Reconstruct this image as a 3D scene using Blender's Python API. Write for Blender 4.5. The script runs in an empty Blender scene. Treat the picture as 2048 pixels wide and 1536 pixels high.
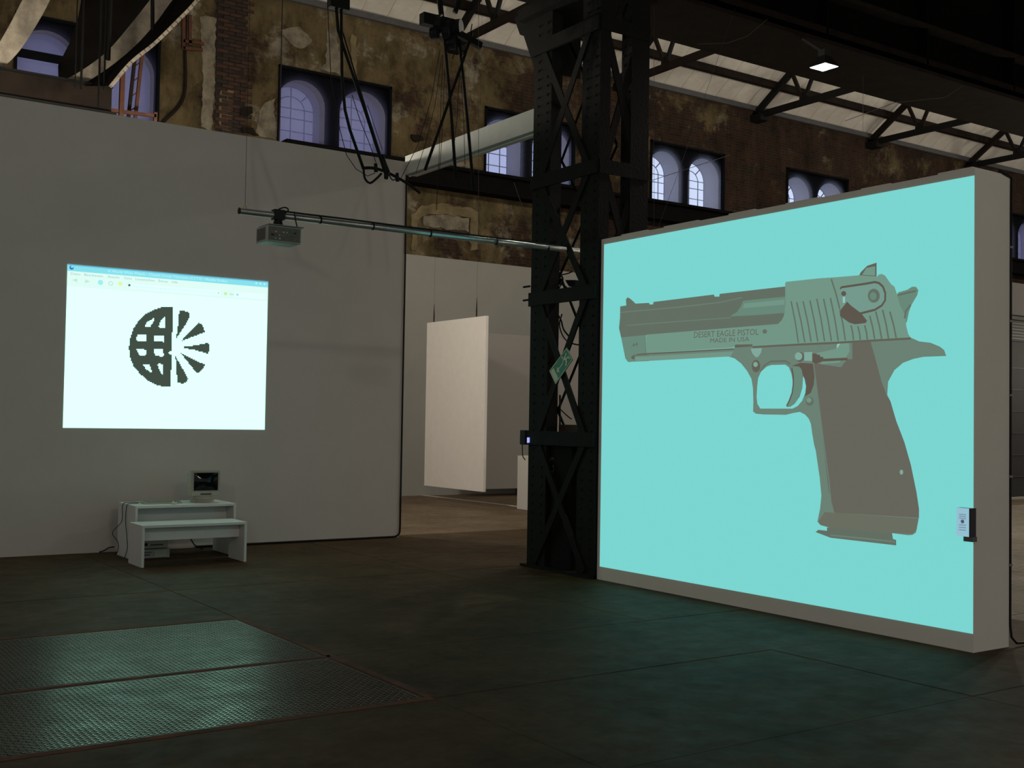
import bpy, bmesh, math, random
from mathutils import Vector, Matrix
from mathutils.geometry import tessellate_polygon

random.seed(7)
scene = bpy.context.scene
C = scene.collection

# ------------------------------------------------------------------ camera
FPX, YAW, PITCH, ROLL, EYE = 2285.4, 0.60222, 0.03235, 0.016244, 1.6
_f = Vector((math.sin(YAW)*math.cos(PITCH), math.cos(YAW)*math.cos(PITCH), math.sin(PITCH)))
_r0 = Vector((math.cos(YAW), -math.sin(YAW), 0)); _u0 = _r0.cross(_f)
_r = math.cos(ROLL)*_r0 + math.sin(ROLL)*_u0
_u = -math.sin(ROLL)*_r0 + math.cos(ROLL)*_u0
cam_d = bpy.data.cameras.new('camera'); cam = bpy.data.objects.new('camera', cam_d); C.objects.link(cam)
cam_d.sensor_width = 36.0; cam_d.lens = FPX*36.0/2048.0; cam_d.clip_end = 300
m = Matrix((( _r.x, _u.x, -_f.x, 0), (_r.y, _u.y, -_f.y, 0), (_r.z, _u.z, -_f.z, EYE), (0, 0, 0, 1)))
cam.matrix_world = m
scene.camera = cam

def ray(p):
    return (p[0]-1024)/FPX*_r - (p[1]-768)/FPX*_u + _f
def onX(p, x):
    d = ray(p); return d*(x/d.x) + Vector((0, 0, EYE))
def onY(p, y):
    d = ray(p); return d*(y/d.y) + Vector((0, 0, EYE))
def onZ(p, z=0.0):
    d = ray(p); return d*((z-EYE)/d.z) + Vector((0, 0, EYE))

# ------------------------------------------------------------------ world, exposure
w = bpy.data.worlds.new('world'); scene.world = w; w.use_nodes = True
w.node_tree.nodes['Background'].inputs[0].default_value = (1.0, 0.94, 0.85, 1)
w.node_tree.nodes['Background'].inputs[1].default_value = 0.32
vs = scene.view_settings
vs.view_transform = 'Standard'; vs.look = 'None'; vs.exposure = 0.0; vs.gamma = 1.0; vs.use_curve_mapping = False

# ------------------------------------------------------------------ material helpers
def lin(c):
    return tuple(((v/255)/12.92 if v/255 <= 0.04045 else ((v/255+0.055)/1.055)**2.4) for v in c)
MATS = {}
def mat(name, col, rough=0.6, metal=0.0, noise=0.0, nscale=6.0, bump=0.0, bscale=40.0, col2=None, spec=0.5):
    if name in MATS: return MATS[name]
    M = bpy.data.materials.new(name); M.use_nodes = True
    nt = M.node_tree; b = nt.nodes['Principled BSDF']
    b.inputs['Base Color'].default_value = (*col, 1)
    b.inputs['Roughness'].default_value = rough
    b.inputs['Metallic'].default_value = metal
    b.inputs['Specular IOR Level'].default_value = spec
    tc = nt.nodes.new('ShaderNodeTexCoord')
    if noise or col2:
        n = nt.nodes.new('ShaderNodeTexNoise'); n.inputs['Scale'].default_value = nscale
        n.inputs['Detail'].default_value = 6; n.inputs['Roughness'].default_value = 0.65
        nt.links.new(tc.outputs['Object'], n.inputs['Vector'])
        r = nt.nodes.new('ShaderNodeValToRGB')
        c2 = col2 or tuple(v*(1-noise) for v in col)
        r.color_ramp.elements[0].position = 0.35; r.color_ramp.elements[0].color = (*c2, 1)
        r.color_ramp.elements[1].position = 0.65; r.color_ramp.elements[1].color = (*col, 1)
        nt.links.new(n.outputs['Fac'], r.inputs['Fac']); nt.links.new(r.outputs['Color'], b.inputs['Base Color'])
    if bump:
        n2 = nt.nodes.new('ShaderNodeTexNoise'); n2.inputs['Scale'].default_value = bscale; n2.inputs['Detail'].default_value = 4
        nt.links.new(tc.outputs['Object'], n2.inputs['Vector'])
        bp = nt.nodes.new('ShaderNodeBump'); bp.inputs['Strength'].default_value = bump; bp.inputs['Distance'].default_value = 0.02
        nt.links.new(n2.outputs['Fac'], bp.inputs['Height']); nt.links.new(bp.outputs['Normal'], b.inputs['Normal'])
    MATS[name] = M
    return M
def glow(name, srgb, k=1.0, base=0.15):
    if name in MATS: return MATS[name]
    M = bpy.data.materials.new(name); M.use_nodes = True
    b = M.node_tree.nodes['Principled BSDF']; c = lin(srgb)
    b.inputs['Base Color'].default_value = (base, base, base, 1)
    b.inputs['Roughness'].default_value = 0.9; b.inputs['Specular IOR Level'].default_value = 0.0
    b.inputs['Emission Color'].default_value = (*c, 1); b.inputs['Emission Strength'].default_value = k
    MATS[name] = M
    return M

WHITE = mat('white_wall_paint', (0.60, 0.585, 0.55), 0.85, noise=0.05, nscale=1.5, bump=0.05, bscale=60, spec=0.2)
WHITE2 = mat('bright_white_wall_paint', (0.80, 0.775, 0.725), 0.85, noise=0.05, nscale=1.5, bump=0.05, bscale=60, spec=0.2)
LAM = mat('white_laminate', (0.66, 0.68, 0.66), 0.45, noise=0.04)
STEEL = mat('dark_painted_steel', (0.0055, 0.006, 0.005), 0.75, 0.0, noise=0.4, nscale=5, bump=0.2, spec=0.25)
RUSTY = mat('dark_rusty_steel', (0.018, 0.011, 0.007), 0.85, 0.0, noise=0.5, nscale=4, bump=0.2, spec=0.2)
BLACK = mat('black_rubber', (0.008, 0.008, 0.009), 0.6, spec=0.25)
ROPE = mat('dark_wire', (0.008, 0.008, 0.007), 0.8, spec=0.1)
GALV = mat('galvanised_pipe', (0.42, 0.46, 0.45), 0.32, 0.7, noise=0.2, nscale=20)
ORANGE = mat('rusty_orange_paint', (0.105, 0.030, 0.010), 0.7, noise=0.5, nscale=8)
BEIGE = mat('beige_plastic', (0.42, 0.41, 0.34), 0.5, noise=0.05)
DGREY = mat('dark_grey_plastic', (0.06, 0.06, 0.055), 0.5)
JIB = mat('pale_worn_jib_paint', (0.42, 0.36, 0.28), 0.8, noise=0.45, nscale=5, bump=0.3)

# ------------------------------------------------------------------ object helpers
def link(o, parent=None):
    C.objects.link(o)
    if parent: o.parent = parent
    return o
def obj(name, bm, material, parent=None, smooth=False):
    me = bpy.data.meshes.new(name)
    bmesh.ops.recalc_face_normals(bm, faces=bm.faces[:])
    bm.to_mesh(me); bm.free()
    if smooth:
        for p in me.polygons: p.use_smooth = True
    for mm in (material if isinstance(material, (list, tuple)) else [material]): me.materials.append(mm)
    o = bpy.data.objects.new(name, me)
    if parent is not None and parent.type == 'EMPTY':
        # keep geometry in world coordinates: offset by the parent's location
        me.transform(Matrix.Translation(-Vector(parent.location)))
    elif parent is not None and parent.parent is not None and parent.parent.type == 'EMPTY':
        me.transform(Matrix.Translation(-Vector(parent.parent.location)))
    return link(o, parent)
def thing(name, label, cat, loc=(0, 0, 0), group=None):
    o = bpy.data.objects.new(name, None); o.location = loc; o.empty_display_size = 0.1
    C.objects.link(o); o['label'] = label; o['category'] = cat
    if group: o['group'] = group
    return o
def tag(o, label, cat, group=None):
    o['label'] = label; o['category'] = cat
    if group: o['group'] = group
    return o
def struct(o, label=None):
    o['kind'] = 'structure'
    if label: o['label'] = label
    return o
def B(): return bmesh.new()
def box(bm, x0, x1, y0, y1, z0, z1, mi=0):
    vs_ = [bm.verts.new(p) for p in ((x0,y0,z0),(x1,y0,z0),(x1,y1,z0),(x0,y1,z0),(x0,y0,z1),(x1,y0,z1),(x1,y1,z1),(x0,y1,z1))]
    fs = [bm.faces.new([vs_[i] for i in q]) for q in ((0,3,2,1),(4,5,6,7),(0,1,5,4),(1,2,6,5),(2,3,7,6),(3,0,4,7))]
    for f in fs: f.material_index = mi
    return bm
def boxb(x0, x1, y0, y1, z0, z1, bev=0.0):
    bm = B(); box(bm, x0, x1, y0, y1, z0, z1)
    if bev: bmesh.ops.bevel(bm, geom=bm.edges[:], offset=bev, segments=2, affect='EDGES', profile=0.5)
    return bm
def bar(bm, p, q, a, b, up=(0, 0, 1)):
    """rectangular bar from p to q; a = width sideways, b = thickness along up-ish"""
    p, q = Vector(p), Vector(q); d = (q-p).normalized(); up = Vector(up)
    if abs(d.dot(up)) > 0.98: up = Vector((1, 0, 0))
    s = d.cross(up).normalized(); t = s.cross(d).normalized()
    c = [(-1,-1),(1,-1),(1,1),(-1,1)]
    v = [bm.verts.new(e + s*(i*a/2) + t*(j*b/2)) for e in (p, q) for i, j in c]
    for f in ((0,1,2,3),(7,6,5,4),(0,4,5,1),(1,5,6,2),(2,6,7,3),(3,7,4,0)): bm.faces.new([v[k] for k in f])
    return bm
def tube(bm, pts, r, seg=8, cap=True):
    pts = [Vector(p) for p in pts]; rings = []; t0 = None
    for i, p in enumerate(pts):
        d = (pts[min(i+1, len(pts)-1)] - pts[max(i-1, 0)]).normalized()
        if t0 is None:
            up = Vector((0, 0, 1)) if abs(d.z) < 0.9 else Vector((1, 0, 0)); t0 = d.cross(up).normalized()
        s = (t0 - d*t0.dot(d)).normalized(); t0 = s; t = d.cross(s)
        rr = r[i] if isinstance(r, (list, tuple)) else r
        rings.append([bm.verts.new(p + rr*(math.cos(2*math.pi*k/seg)*s + math.sin(2*math.pi*k/seg)*t)) for k in range(seg)])
    for a, b in zip(rings, rings[1:]):
        for k in range(seg): bm.faces.new((a[k], a[(k+1) % seg], b[(k+1) % seg], b[k]))
    if cap: bm.faces.new(rings[0][::-1]); bm.faces.new(rings[-1])
    return bm
def smooth_pts(pts, n=6):
    pts = [Vector(p) for p in pts]; P_ = [2*pts[0]-pts[1]] + pts + [2*pts[-1]-pts[-2]]; out = []
    for i in range(1, len(P_)-2):
        for k in range(n):
            t = k/n; a, b, c, d = P_[i-1:i+3]
            out.append(0.5*((2*b) + (c-a)*t + (2*a-5*b+4*c-d)*t*t + (3*b-a-3*c+d)*t**3))
    out.append(pts[-1]); return out
def prism(bm, poly, off, mi=0):
    """poly: list of world points (planar); extruded by vector off"""
    off = Vector(off)
    a = [bm.verts.new(Vector(p)) for p in poly]; b = [bm.verts.new(Vector(p)+off) for p in poly]
    fs = [bm.faces.new(a), bm.faces.new(b[::-1])]
    n = len(a)
    for i in range(n): fs.append(bm.faces.new((a[i], b[i], b[(i+1) % n], a[(i+1) % n])))
    for f in fs: f.material_index = mi
    return bm
def tess(bm, pts):
    v = [bm.verts.new(p) for p in pts]
    for t in tessellate_polygon([pts]): bm.faces.new([v[i] for i in t])
def lathe(bm, cx, cy, prof, seg=20):
    rings = [[bm.verts.new((cx+r*math.cos(2*math.pi*k/seg), cy+r*math.sin(2*math.pi*k/seg), z)) for k in range(seg)] for r, z in prof]
    for a, b in zip(rings, rings[1:]):
        for k in range(seg): bm.faces.new((a[k], a[(k+1) % seg], b[(k+1) % seg], b[k]))
    bm.faces.new(rings[0][::-1]); bm.faces.new(rings[-1])
    return bm
def text_mesh(name, s, origin, ax, ay, width, height, material, parent):
    """flat lettering: origin = lower left, ax/ay unit vectors in the surface"""
    cu = bpy.data.curves.new(name, 'FONT'); cu.body = s; cu.size = 1.0; cu.resolution_u = 2
    tmp = bpy.data.objects.new(name, cu); C.objects.link(tmp)
    bpy.context.view_layer.update()
    me = bpy.data.meshes.new_from_object(tmp)
    C.objects.unlink(tmp); bpy.data.objects.remove(tmp)
    xs = [v.co.x for v in me.vertices]; ys = [v.co.y for v in me.vertices]
    x0, x1 = min(xs), max(xs); y0, y1 = 0.0, 0.69
    ax, ay = Vector(ax), Vector(ay); o_ = Vector(origin)
    for v in me.vertices:
        v.co = o_ + ax*((v.co.x-x0)/(x1-x0)*width) + ay*((v.co.y-y0)/(y1-y0)*height)
    me.materials.clear(); me.materials.append(material)
    off = Vector((0, 0, 0))
    pp = parent
    while pp is not None:
        if pp.type == 'EMPTY': off = Vector(pp.location)
        pp = pp.parent
    me.transform(Matrix.Translation(-off))
    return link(bpy.data.objects.new(name, me), parent)

# ------------------------------------------------------------------ fixed dimensions
YL = 13.65      # face of the left white wall
XS = 7.385      # face of the wall that carries the large projection
YB = 22.0       # face of the old masonry wall
YW = 20.95      # face of the far white wall

# ================================================================== SETTING
# ---- floor
def floor_mat(name, c1, c2, rough, metal, bstr=0.25):
    M = bpy.data.materials.new(name); M.use_nodes = True; nt = M.node_tree; b = nt.nodes['Principled BSDF']
    tc = nt.nodes.new('ShaderNodeTexCoord')
    n1 = nt.nodes.new('ShaderNodeTexNoise'); n1.inputs['Scale'].default_value = 0.9; n1.inputs['Detail'].default_value = 8; n1.inputs['Roughness'].default_value = 0.7
    n2 = nt.nodes.new('ShaderNodeTexNoise'); n2.inputs['Scale'].default_value = 14; n2.inputs['Detail'].default_value = 6
    n3 = nt.nodes.new('ShaderNodeTexNoise'); n3.inputs['Scale'].default_value = 5; n3.inputs['Detail'].default_value = 5
    for n in (n1, n2, n3): nt.links.new(tc.outputs['Object'], n.inputs['Vector'])
    r = nt.nodes.new('ShaderNodeValToRGB'); r.color_ramp.elements[0].position = 0.38; r.color_ramp.elements[0].color = (*c1, 1)
    r.color_ramp.elements[1].position = 0.68; r.color_ramp.elements[1].color = (*c2, 1)
    nt.links.new(n1.outputs['Fac'], r.inputs['Fac'])
    mx = nt.nodes.new('ShaderNodeMixRGB'); mx.blend_type = 'MULTIPLY'; mx.inputs[0].default_value = 0.6
    r2 = nt.nodes.new('ShaderNodeValToRGB'); r2.color_ramp.elements[0].position = 0.3; r2.color_ramp.elements[0].color = (0.45, 0.45, 0.45, 1); r2.color_ramp.elements[1].position = 0.7
    nt.links.new(n2.outputs['Fac'], r2.inputs['Fac']); nt.links.new(r.outputs['Color'], mx.inputs[1]); nt.links.new(r2.outputs['Color'], mx.inputs[2])
    nt.links.new(mx.outputs['Color'], b.inputs['Base Color'])
    mr = nt.nodes.new('ShaderNodeMapRange'); mr.inputs[1].default_value = 0.3; mr.inputs[2].default_value = 0.7
    mr.inputs[3].default_value = rough-0.06; mr.inputs[4].default_value = rough+0.06
    nt.links.new(n3.outputs['Fac'], mr.inputs[0]); nt.links.new(mr.outputs[0], b.inputs['Roughness'])
    b.inputs['Metallic'].default_value = metal; b.inputs['Specular IOR Level'].default_value = 0.14
    bp = nt.nodes.new('ShaderNodeBump'); bp.inputs['Strength'].default_value = bstr; bp.inputs['Distance'].default_value = 0.01
    nt.links.new(n2.outputs['Fac'], bp.inputs['Height']); nt.links.new(bp.outputs['Normal'], b.inputs['Normal'])
    return M
FLOOR = floor_mat('worn_steel_floor', (0.050, 0.030, 0.0125), (0.102, 0.062, 0.027), 0.66, 0.0, 0.15)
FLOOR_W = floor_mat('lighter_brown_floor', (0.11, 0.075, 0.045), (0.20, 0.15, 0.10), 0.65, 0.0)  # lighter brown tone for the back room and right side
FLOOR_P = floor_mat('pale_concrete_floor', (0.22, 0.19, 0.155), (0.36, 0.315, 0.26), 0.7, 0.0)
SEAM = mat('floor_seam_dirt', (0.035, 0.014, 0.008), 0.9, noise=0.4)
TREAD = floor_mat('tread_plate_steel', (0.04, 0.028, 0.018), (0.070, 0.050, 0.034), 0.40, 0.42, 0.03)
TOP = floor_mat('polished_tread_steel', (0.24, 0.23, 0.20), (0.50, 0.48, 0.43), 0.25, 1.0, 0.02)
bm = B(); box(bm, -14, 60, -14, 23.2, -0.35, -0.010)
floor = struct(obj('floor', bm, SEAM))
xs_ = [-14, -8, -2.2, 0.6, 3.4, 6.2, 9.0, 12.0, 18, 26, 36, 60]
ys_ = [-14, -6, -1.5, 2.4, 4.1, 5.7, 7.05, 8.72, 10.4, 12.1, 13.9, 16.0, 18.4, 22.0]
for i in range(len(xs_)-1):
    for j in range(len(ys_)-1):
        x0, x1, y0, y1 = xs_[i], xs_[i+1], ys_[j], ys_[j+1]
        if x1 <= -2.2 and y1 < 5: pass
        tread = x1 <= 3.41 and x0 >= -2.21 and 5.6 < y0 and y1 < 8.8
        g = 0.012 if tread else 0.004
        bm = B(); t = random.uniform(-0.0015, 0.0015)
        box(bm, x0+g, x1-g, y0+g, y1-g, -0.009, t if not tread else 0.0)
        warm = y0 >= 13.8 or x0 >= 11.9
        pale = x0 >= 11.9 and y1 < 14.0 or x0 >= 8.9 and y1 < 10.5
        pl = obj('floor_plate', bm, TREAD if tread else (FLOOR_P if pale else FLOOR_W if warm else FLOOR), floor)
        if tread:
            vv, ff = [], []; p = 0.030
            nx, ny = int((x1-x0-0.10)/p), int((y1-y0-0.10)/p)
            for a in range(nx):
                for c in range(ny):
                    cx, cy = x0+0.05+p*(a+0.5), y0+0.05+p*(c+0.5)
                    s = 1 if (a+c) % 2 else -1
                    ux, uy = 0.7071, 0.7071*s
                    L_, W_, h = 0.0185, 0.0062, 0.0022
                    k = len(vv)
                    for sc, z in ((1.0, 0.0), (0.72, h)):
                        for d1, d2 in ((-L_, 0), (0, -W_), (L_, 0), (0, W_)):
                            vv.append((cx + sc*(d1*ux - d2*uy), cy + sc*(d1*uy + d2*ux), z))
                    ff += [(k+4, k+5, k+6, k+7)] + [(k+q, k+(q+1) % 4, k+4+(q+1) % 4, k+4+q) for q in range(4)]
            me = bpy.data.meshes.new('tread_relief'); me.from_pydata(vv, [], ff); me.materials.append(TOP); me.materials.append(TREAD)
            me.polygons.foreach_set('material_index', [0 if q % 5 == 0 else 1 for q in range(len(ff))])
            o = link(bpy.data.objects.new('tread_relief', me), pl); o['kind'] = 'stuff'

# rusty edge angles framing the tread plates
RUSTRED = mat('rust_red_edge', (0.15, 0.042, 0.014), 0.85, noise=0.7, nscale=5)
for (x0, x1, y0, y1) in ((-2.2, 3.4, 8.695, 8.745), (-2.2, 3.4, 7.025, 7.075), (-2.2, 3.4, 5.67, 5.73), (3.37, 3.43, 5.73, 8.695)):
    bm = B(); box(bm, x0, x1, y0, y1, -0.009, 0.003); obj('edge_angle', bm, RUSTRED, floor)
# ---- left white wall
bm = B(); box(bm, -6, 7.56, YL, YL+0.40, 0, 5.12)
struct(obj('wall_left', bm, WHITE))
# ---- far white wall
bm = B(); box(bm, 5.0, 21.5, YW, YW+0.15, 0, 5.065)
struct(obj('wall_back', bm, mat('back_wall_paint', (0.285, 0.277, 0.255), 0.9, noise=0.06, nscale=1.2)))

# ---- old masonry wall
def masonry():
    M = bpy.data.materials.new('worn_plaster_and_brick'); M.use_nodes = True; nt = M.node_tree; b = nt.nodes['Principled BSDF']
    L = nt.links.new
    tc = nt.nodes.new('ShaderNodeTexCoord')
    sep = nt.nodes.new('ShaderNodeSeparateXYZ'); L(tc.outputs['Object'], sep.inputs[0])
    cmb = nt.nodes.new('ShaderNodeCombineXYZ'); L(sep.outputs[0], cmb.inputs[0]); L(sep.outputs[2], cmb.inputs[1])
    br = nt.nodes.new('ShaderNodeTexBrick'); L(cmb.outputs[0], br.inputs['Vector'])
    br.inputs['Scale'].default_value = 1.0; br.inputs['Brick Width'].default_value = 0.26; br.inputs['Row Height'].default_value = 0.077
    br.inputs['Mortar Size'].default_value = 0.008
    br.inputs['Color1'].default_value = (0.062, 0.030, 0.018, 1); br.inputs['Color2'].default_value = (0.034, 0.022, 0.015, 1); br.inputs['Mortar'].default_value = (0.055, 0.045, 0.034, 1)
    def noise(s, d=8, r=0.7, off=0.0, sy=1.0):
        n = nt.nodes.new('ShaderNodeTexNoise'); n.inputs['Scale'].default_value = s; n.inputs['Detail'].default_value = d; n.inputs['Roughness'].default_value = r
        mp = nt.nodes.new('ShaderNodeMapping'); mp.inputs['Location'].default_value = (off, off*0.7, off); mp.inputs['Scale'].default_value = (1, sy, 1)
        L(cmb.outputs[0], mp.inputs['Vector']); L(mp.outputs[0], n.inputs['Vector']); return n
    def ramp(n, p0, p1, c0=(0, 0, 0), c1=(1, 1, 1)):
        r = nt.nodes.new('ShaderNodeValToRGB'); r.color_ramp.elements[0].position = p0; r.color_ramp.elements[1].position = p1
        r.color_ramp.elements[0].color = (*c0, 1); r.color_ramp.elements[1].color = (*c1, 1); L(n.outputs['Fac'], r.inputs['Fac']); return r
    def mix(fac, a, b_, mode='MIX', f=1.0):
        x = nt.nodes.new('ShaderNodeMixRGB'); x.blend_type = mode
        if fac is None: x.inputs[0].default_value = f
        else: L(fac, x.inputs[0])
        L(a, x.inputs[1]); L(b_, x.inputs[2]); return x
    och = ramp(noise(1.6, off=3), 0.35, 0.7, (0.088, 0.067, 0.031), (0.20, 0.15, 0.077))
    pla = mix(ramp(noise(0.9, off=9), 0.55, 0.62).outputs['Color'], och.outputs['Color'], ramp(noise(3, off=1), 0.3, 0.7, (0.20, 0.175, 0.13), (0.33, 0.29, 0.225)).outputs['Color'])
    mr = nt.nodes.new('ShaderNodeMapRange'); mr.inputs[1].default_value = 11.0; mr.inputs[2].default_value = 20.0; mr.inputs[3].default_value = 0.05; mr.inputs[4].default_value = -0.11
    L(sep.outputs[0], mr.inputs[0]); ad = nt.nodes.new('ShaderNodeMath'); ad.operation = 'ADD'; L(noise(0.55, off=5.3, r=0.75).outputs['Fac'], ad.inputs[0]); L(mr.outputs[0], ad.inputs[1])
    rp_ = nt.nodes.new('ShaderNodeValToRGB'); rp_.color_ramp.elements[0].position = 0.44; rp_.color_ramp.elements[1].position = 0.53; L(ad.outputs[0], rp_.inputs['Fac'])
    base = mix(rp_.outputs['Color'], br.outputs['Color'], pla.outputs['Color'])
    dirt = mix(None, base.outputs['Color'], ramp(noise(2.2, off=17, sy=0.35), 0.30, 0.62, (0.28, 0.26, 0.22), (1, 1, 1)).outputs['Color'], 'MULTIPLY', 0.9)
    L(dirt.outputs['Color'], b.inputs['Base Color']); b.inputs['Roughness'].default_value = 0.92; b.inputs['Specular IOR Level'].default_value = 0.15
    bp = nt.nodes.new('ShaderNodeBump'); bp.inputs['Strength'].default_value = 0.6; bp.inputs['Distance'].default_value = 0.03
    L(noise(9, off=2).outputs['Fac'], bp.inputs['Height']); L(bp.outputs['Normal'], b.inputs['Normal'])
    return M
MASON = masonry()
wins = [(-0.98+5.07*k, -0.98+5.07*k+2.63) for k in range(0, 9)]
ZB, ZT, ZR = 6.9, 8.86, 10.22
bm = B()
box(bm, -14, 60, YB, YB+1.0, 0, ZB); box(bm, -14, 60, YB, YB+1.0, ZT, ZR)
ed = [-14] + [e for w_ in wins for e in w_] + [60]
for k in range(0, len(ed), 2): box(bm, ed[k], ed[k+1], YB, YB+1.0, ZB, ZT)
wall = struct(obj('wall_far', bm, MASON))
PLAST = mat('pale_plaster', (0.25, 0.215, 0.155), 0.9, noise=0.6, nscale=4, bump=0.4)
OCHRE = mat('ochre_plaster', (0.22, 0.17, 0.085), 0.9, noise=0.5, nscale=3, bump=0.4)
def wall_patch(name, px, material, proud=0.015):
    rnd = random.Random(len(px)*7+int(px[0][0])); fine = []
    for a_, b_ in zip(px, px[1:]+px[:1]):
        n_s = max(1, int(math.hypot(b_[0]-a_[0], b_[1]-a_[1])/7))
        for q in range(n_s): fine.append((a_[0]+(b_[0]-a_[0])*q/n_s+rnd.uniform(-2.2, 2.2), a_[1]+(b_[1]-a_[1])*q/n_s+rnd.uniform(-2.2, 2.2)))
    poly = [onY(p, YB) for p in fine]; bm = B()
    prism(bm, [Vector((p.x, YB-proud, p.z)) for p in poly], (0, proud+0.02, 0)); return obj(name, bm, material, wall)
wall_patch('plaster_strip', [(400,35),(412,30),(432,36),(430,90),(427,130),(430,180),(425,220),(424,262),(403,255),(405,150)], PLAST)
wall_patch('plaster_patch', [(560,60),(600,55),(625,80),(610,95),(598,100),(585,90),(568,75)], PLAST, 0.02)
wall_patch('plaster_patch', [(655,62),(672,55),(682,150),(655,142),(640,140),(650,125)], PLAST, 0.02)
wall_patch('plaster_patch', [(700,68),(712,72),(712,153),(704,152)], OCHRE, 0.02)
wall_patch('plaster_patch', [(440,178),(466,183),(463,262),(438,258)], OCHRE, 0.02)
wall_patch('plaster_patch', [(520,215),(548,195),(550,278),(510,270)], PLAST, 0.015)
for px in ([(480,218),(500,214),(505,226),(492,236),(478,230)], [(484,254),(506,258),(516,272),(482,266)], [(820,268),(842,270),(846,282),(824,284)]):
    wall_patch('iron_anchor', px, RUSTY, 0.06)
# blocked arch trace above the far white wall
wall_patch('arch_band', [(822,430),(840,412),(880,408),(945,418),(955,425),(955,500),(940,500),(940,436),(880,428),(846,430),(833,444),(832,500),(822,500)], OCHRE, 0.04)
wall_patch('arch_infill', [(846,432),(880,428),(938,437),(938,464),(846,452)], PLAST, 0.02)
# exposed brick chase, brick by brick
BRK = [mat('brick_red', (0.058, 0.026, 0.015), 0.9, noise=0.6, nscale=9), mat('brick_dark', (0.030, 0.016, 0.011), 0.9, noise=0.6, nscale=9)]
bmeshes = []
for M in BRK:
    bm = B(); box(bm, 0, 0.245, -0.03, 0.02, 0, 0.066); me = bpy.data.meshes.new('brick'); bm.to_mesh(me); bm.free(); me.materials.append(M); bmeshes.append(me)
wall_patch('chase_backing', [(431,-20),(490,-20),(488,272),(430,266)], mat('dark_mortar', (0.028, 0.018, 0.012), 0.95, noise=0.5), 0.006)
x_l, x_r = onY((432, 130), YB).x, onY((488, 130), YB).x
z = 7.25; row = 0
while z < 10.1:
    x = x_l + (0.0 if row % 2 else 0.13)
    while x < x_r - 0.1 + random.uniform(-0.15, 0.15):
        o = link(bpy.data.objects.new('brick', random.choice(bmeshes)), wall)
        o.location = (x, YB - random.uniform(-0.012, 0.012), z); x += 0.257
    z += 0.077; row += 1

# ---- windows: dark niche, two deep arched reveals, glazing bars and bright panes
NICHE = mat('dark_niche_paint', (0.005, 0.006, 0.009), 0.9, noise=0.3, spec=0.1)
REVEAL = mat('pale_reveal_paint', (0.34, 0.33, 0.40), 0.9, noise=0.12, nscale=3)
BARM = mat('window_bar_metal', (0.05, 0.05, 0.06), 0.6)
def gauze(name, t):
    M = bpy.data.materials.new(name); M.use_nodes = True; nt = M.node_tree; nt.nodes.remove(nt.nodes['Principled BSDF'])
    a = nt.nodes.new('ShaderNodeBsdfTranslucent'); a.inputs[0].default_value = (0.75, 0.75, 0.8, 1)
    b = nt.nodes.new('ShaderNodeBsdfTransparent'); x = nt.nodes.new('ShaderNodeMixShader'); x.inputs[0].default_value = t
    nt.links.new(b.outputs[0], x.inputs[1]); nt.links.new(a.outputs[0], x.inputs[2]); nt.links.new(x.outputs[0], nt.nodes['Material Output'].inputs[0]); return M
GAUZE, GAUZE_HEAVY = gauze('thin_gauze', 0.6), gauze('dense_gauze', 0.93)
GAUZE_FRONT = gauze('front_gauze', 0.28)
def arch_pts(xa, xb, zb, zs, n=14):
    """from lower left, up, round the arch and down to lower right; zs = spring height"""
    r = (xb-xa)/2; c = (xa+xb)/2; rise = r*0.92
    return [(xa, zb)] + [(c - r*math.cos(math.pi*k/n), zs + rise*math.sin(math.pi*k/n)) for k in range(n+1)] + [(xb, zb)]
TRANS = (onY((85, 107), YB+0.1).z, onY((85, 124), YB+0.1).z)
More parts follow.
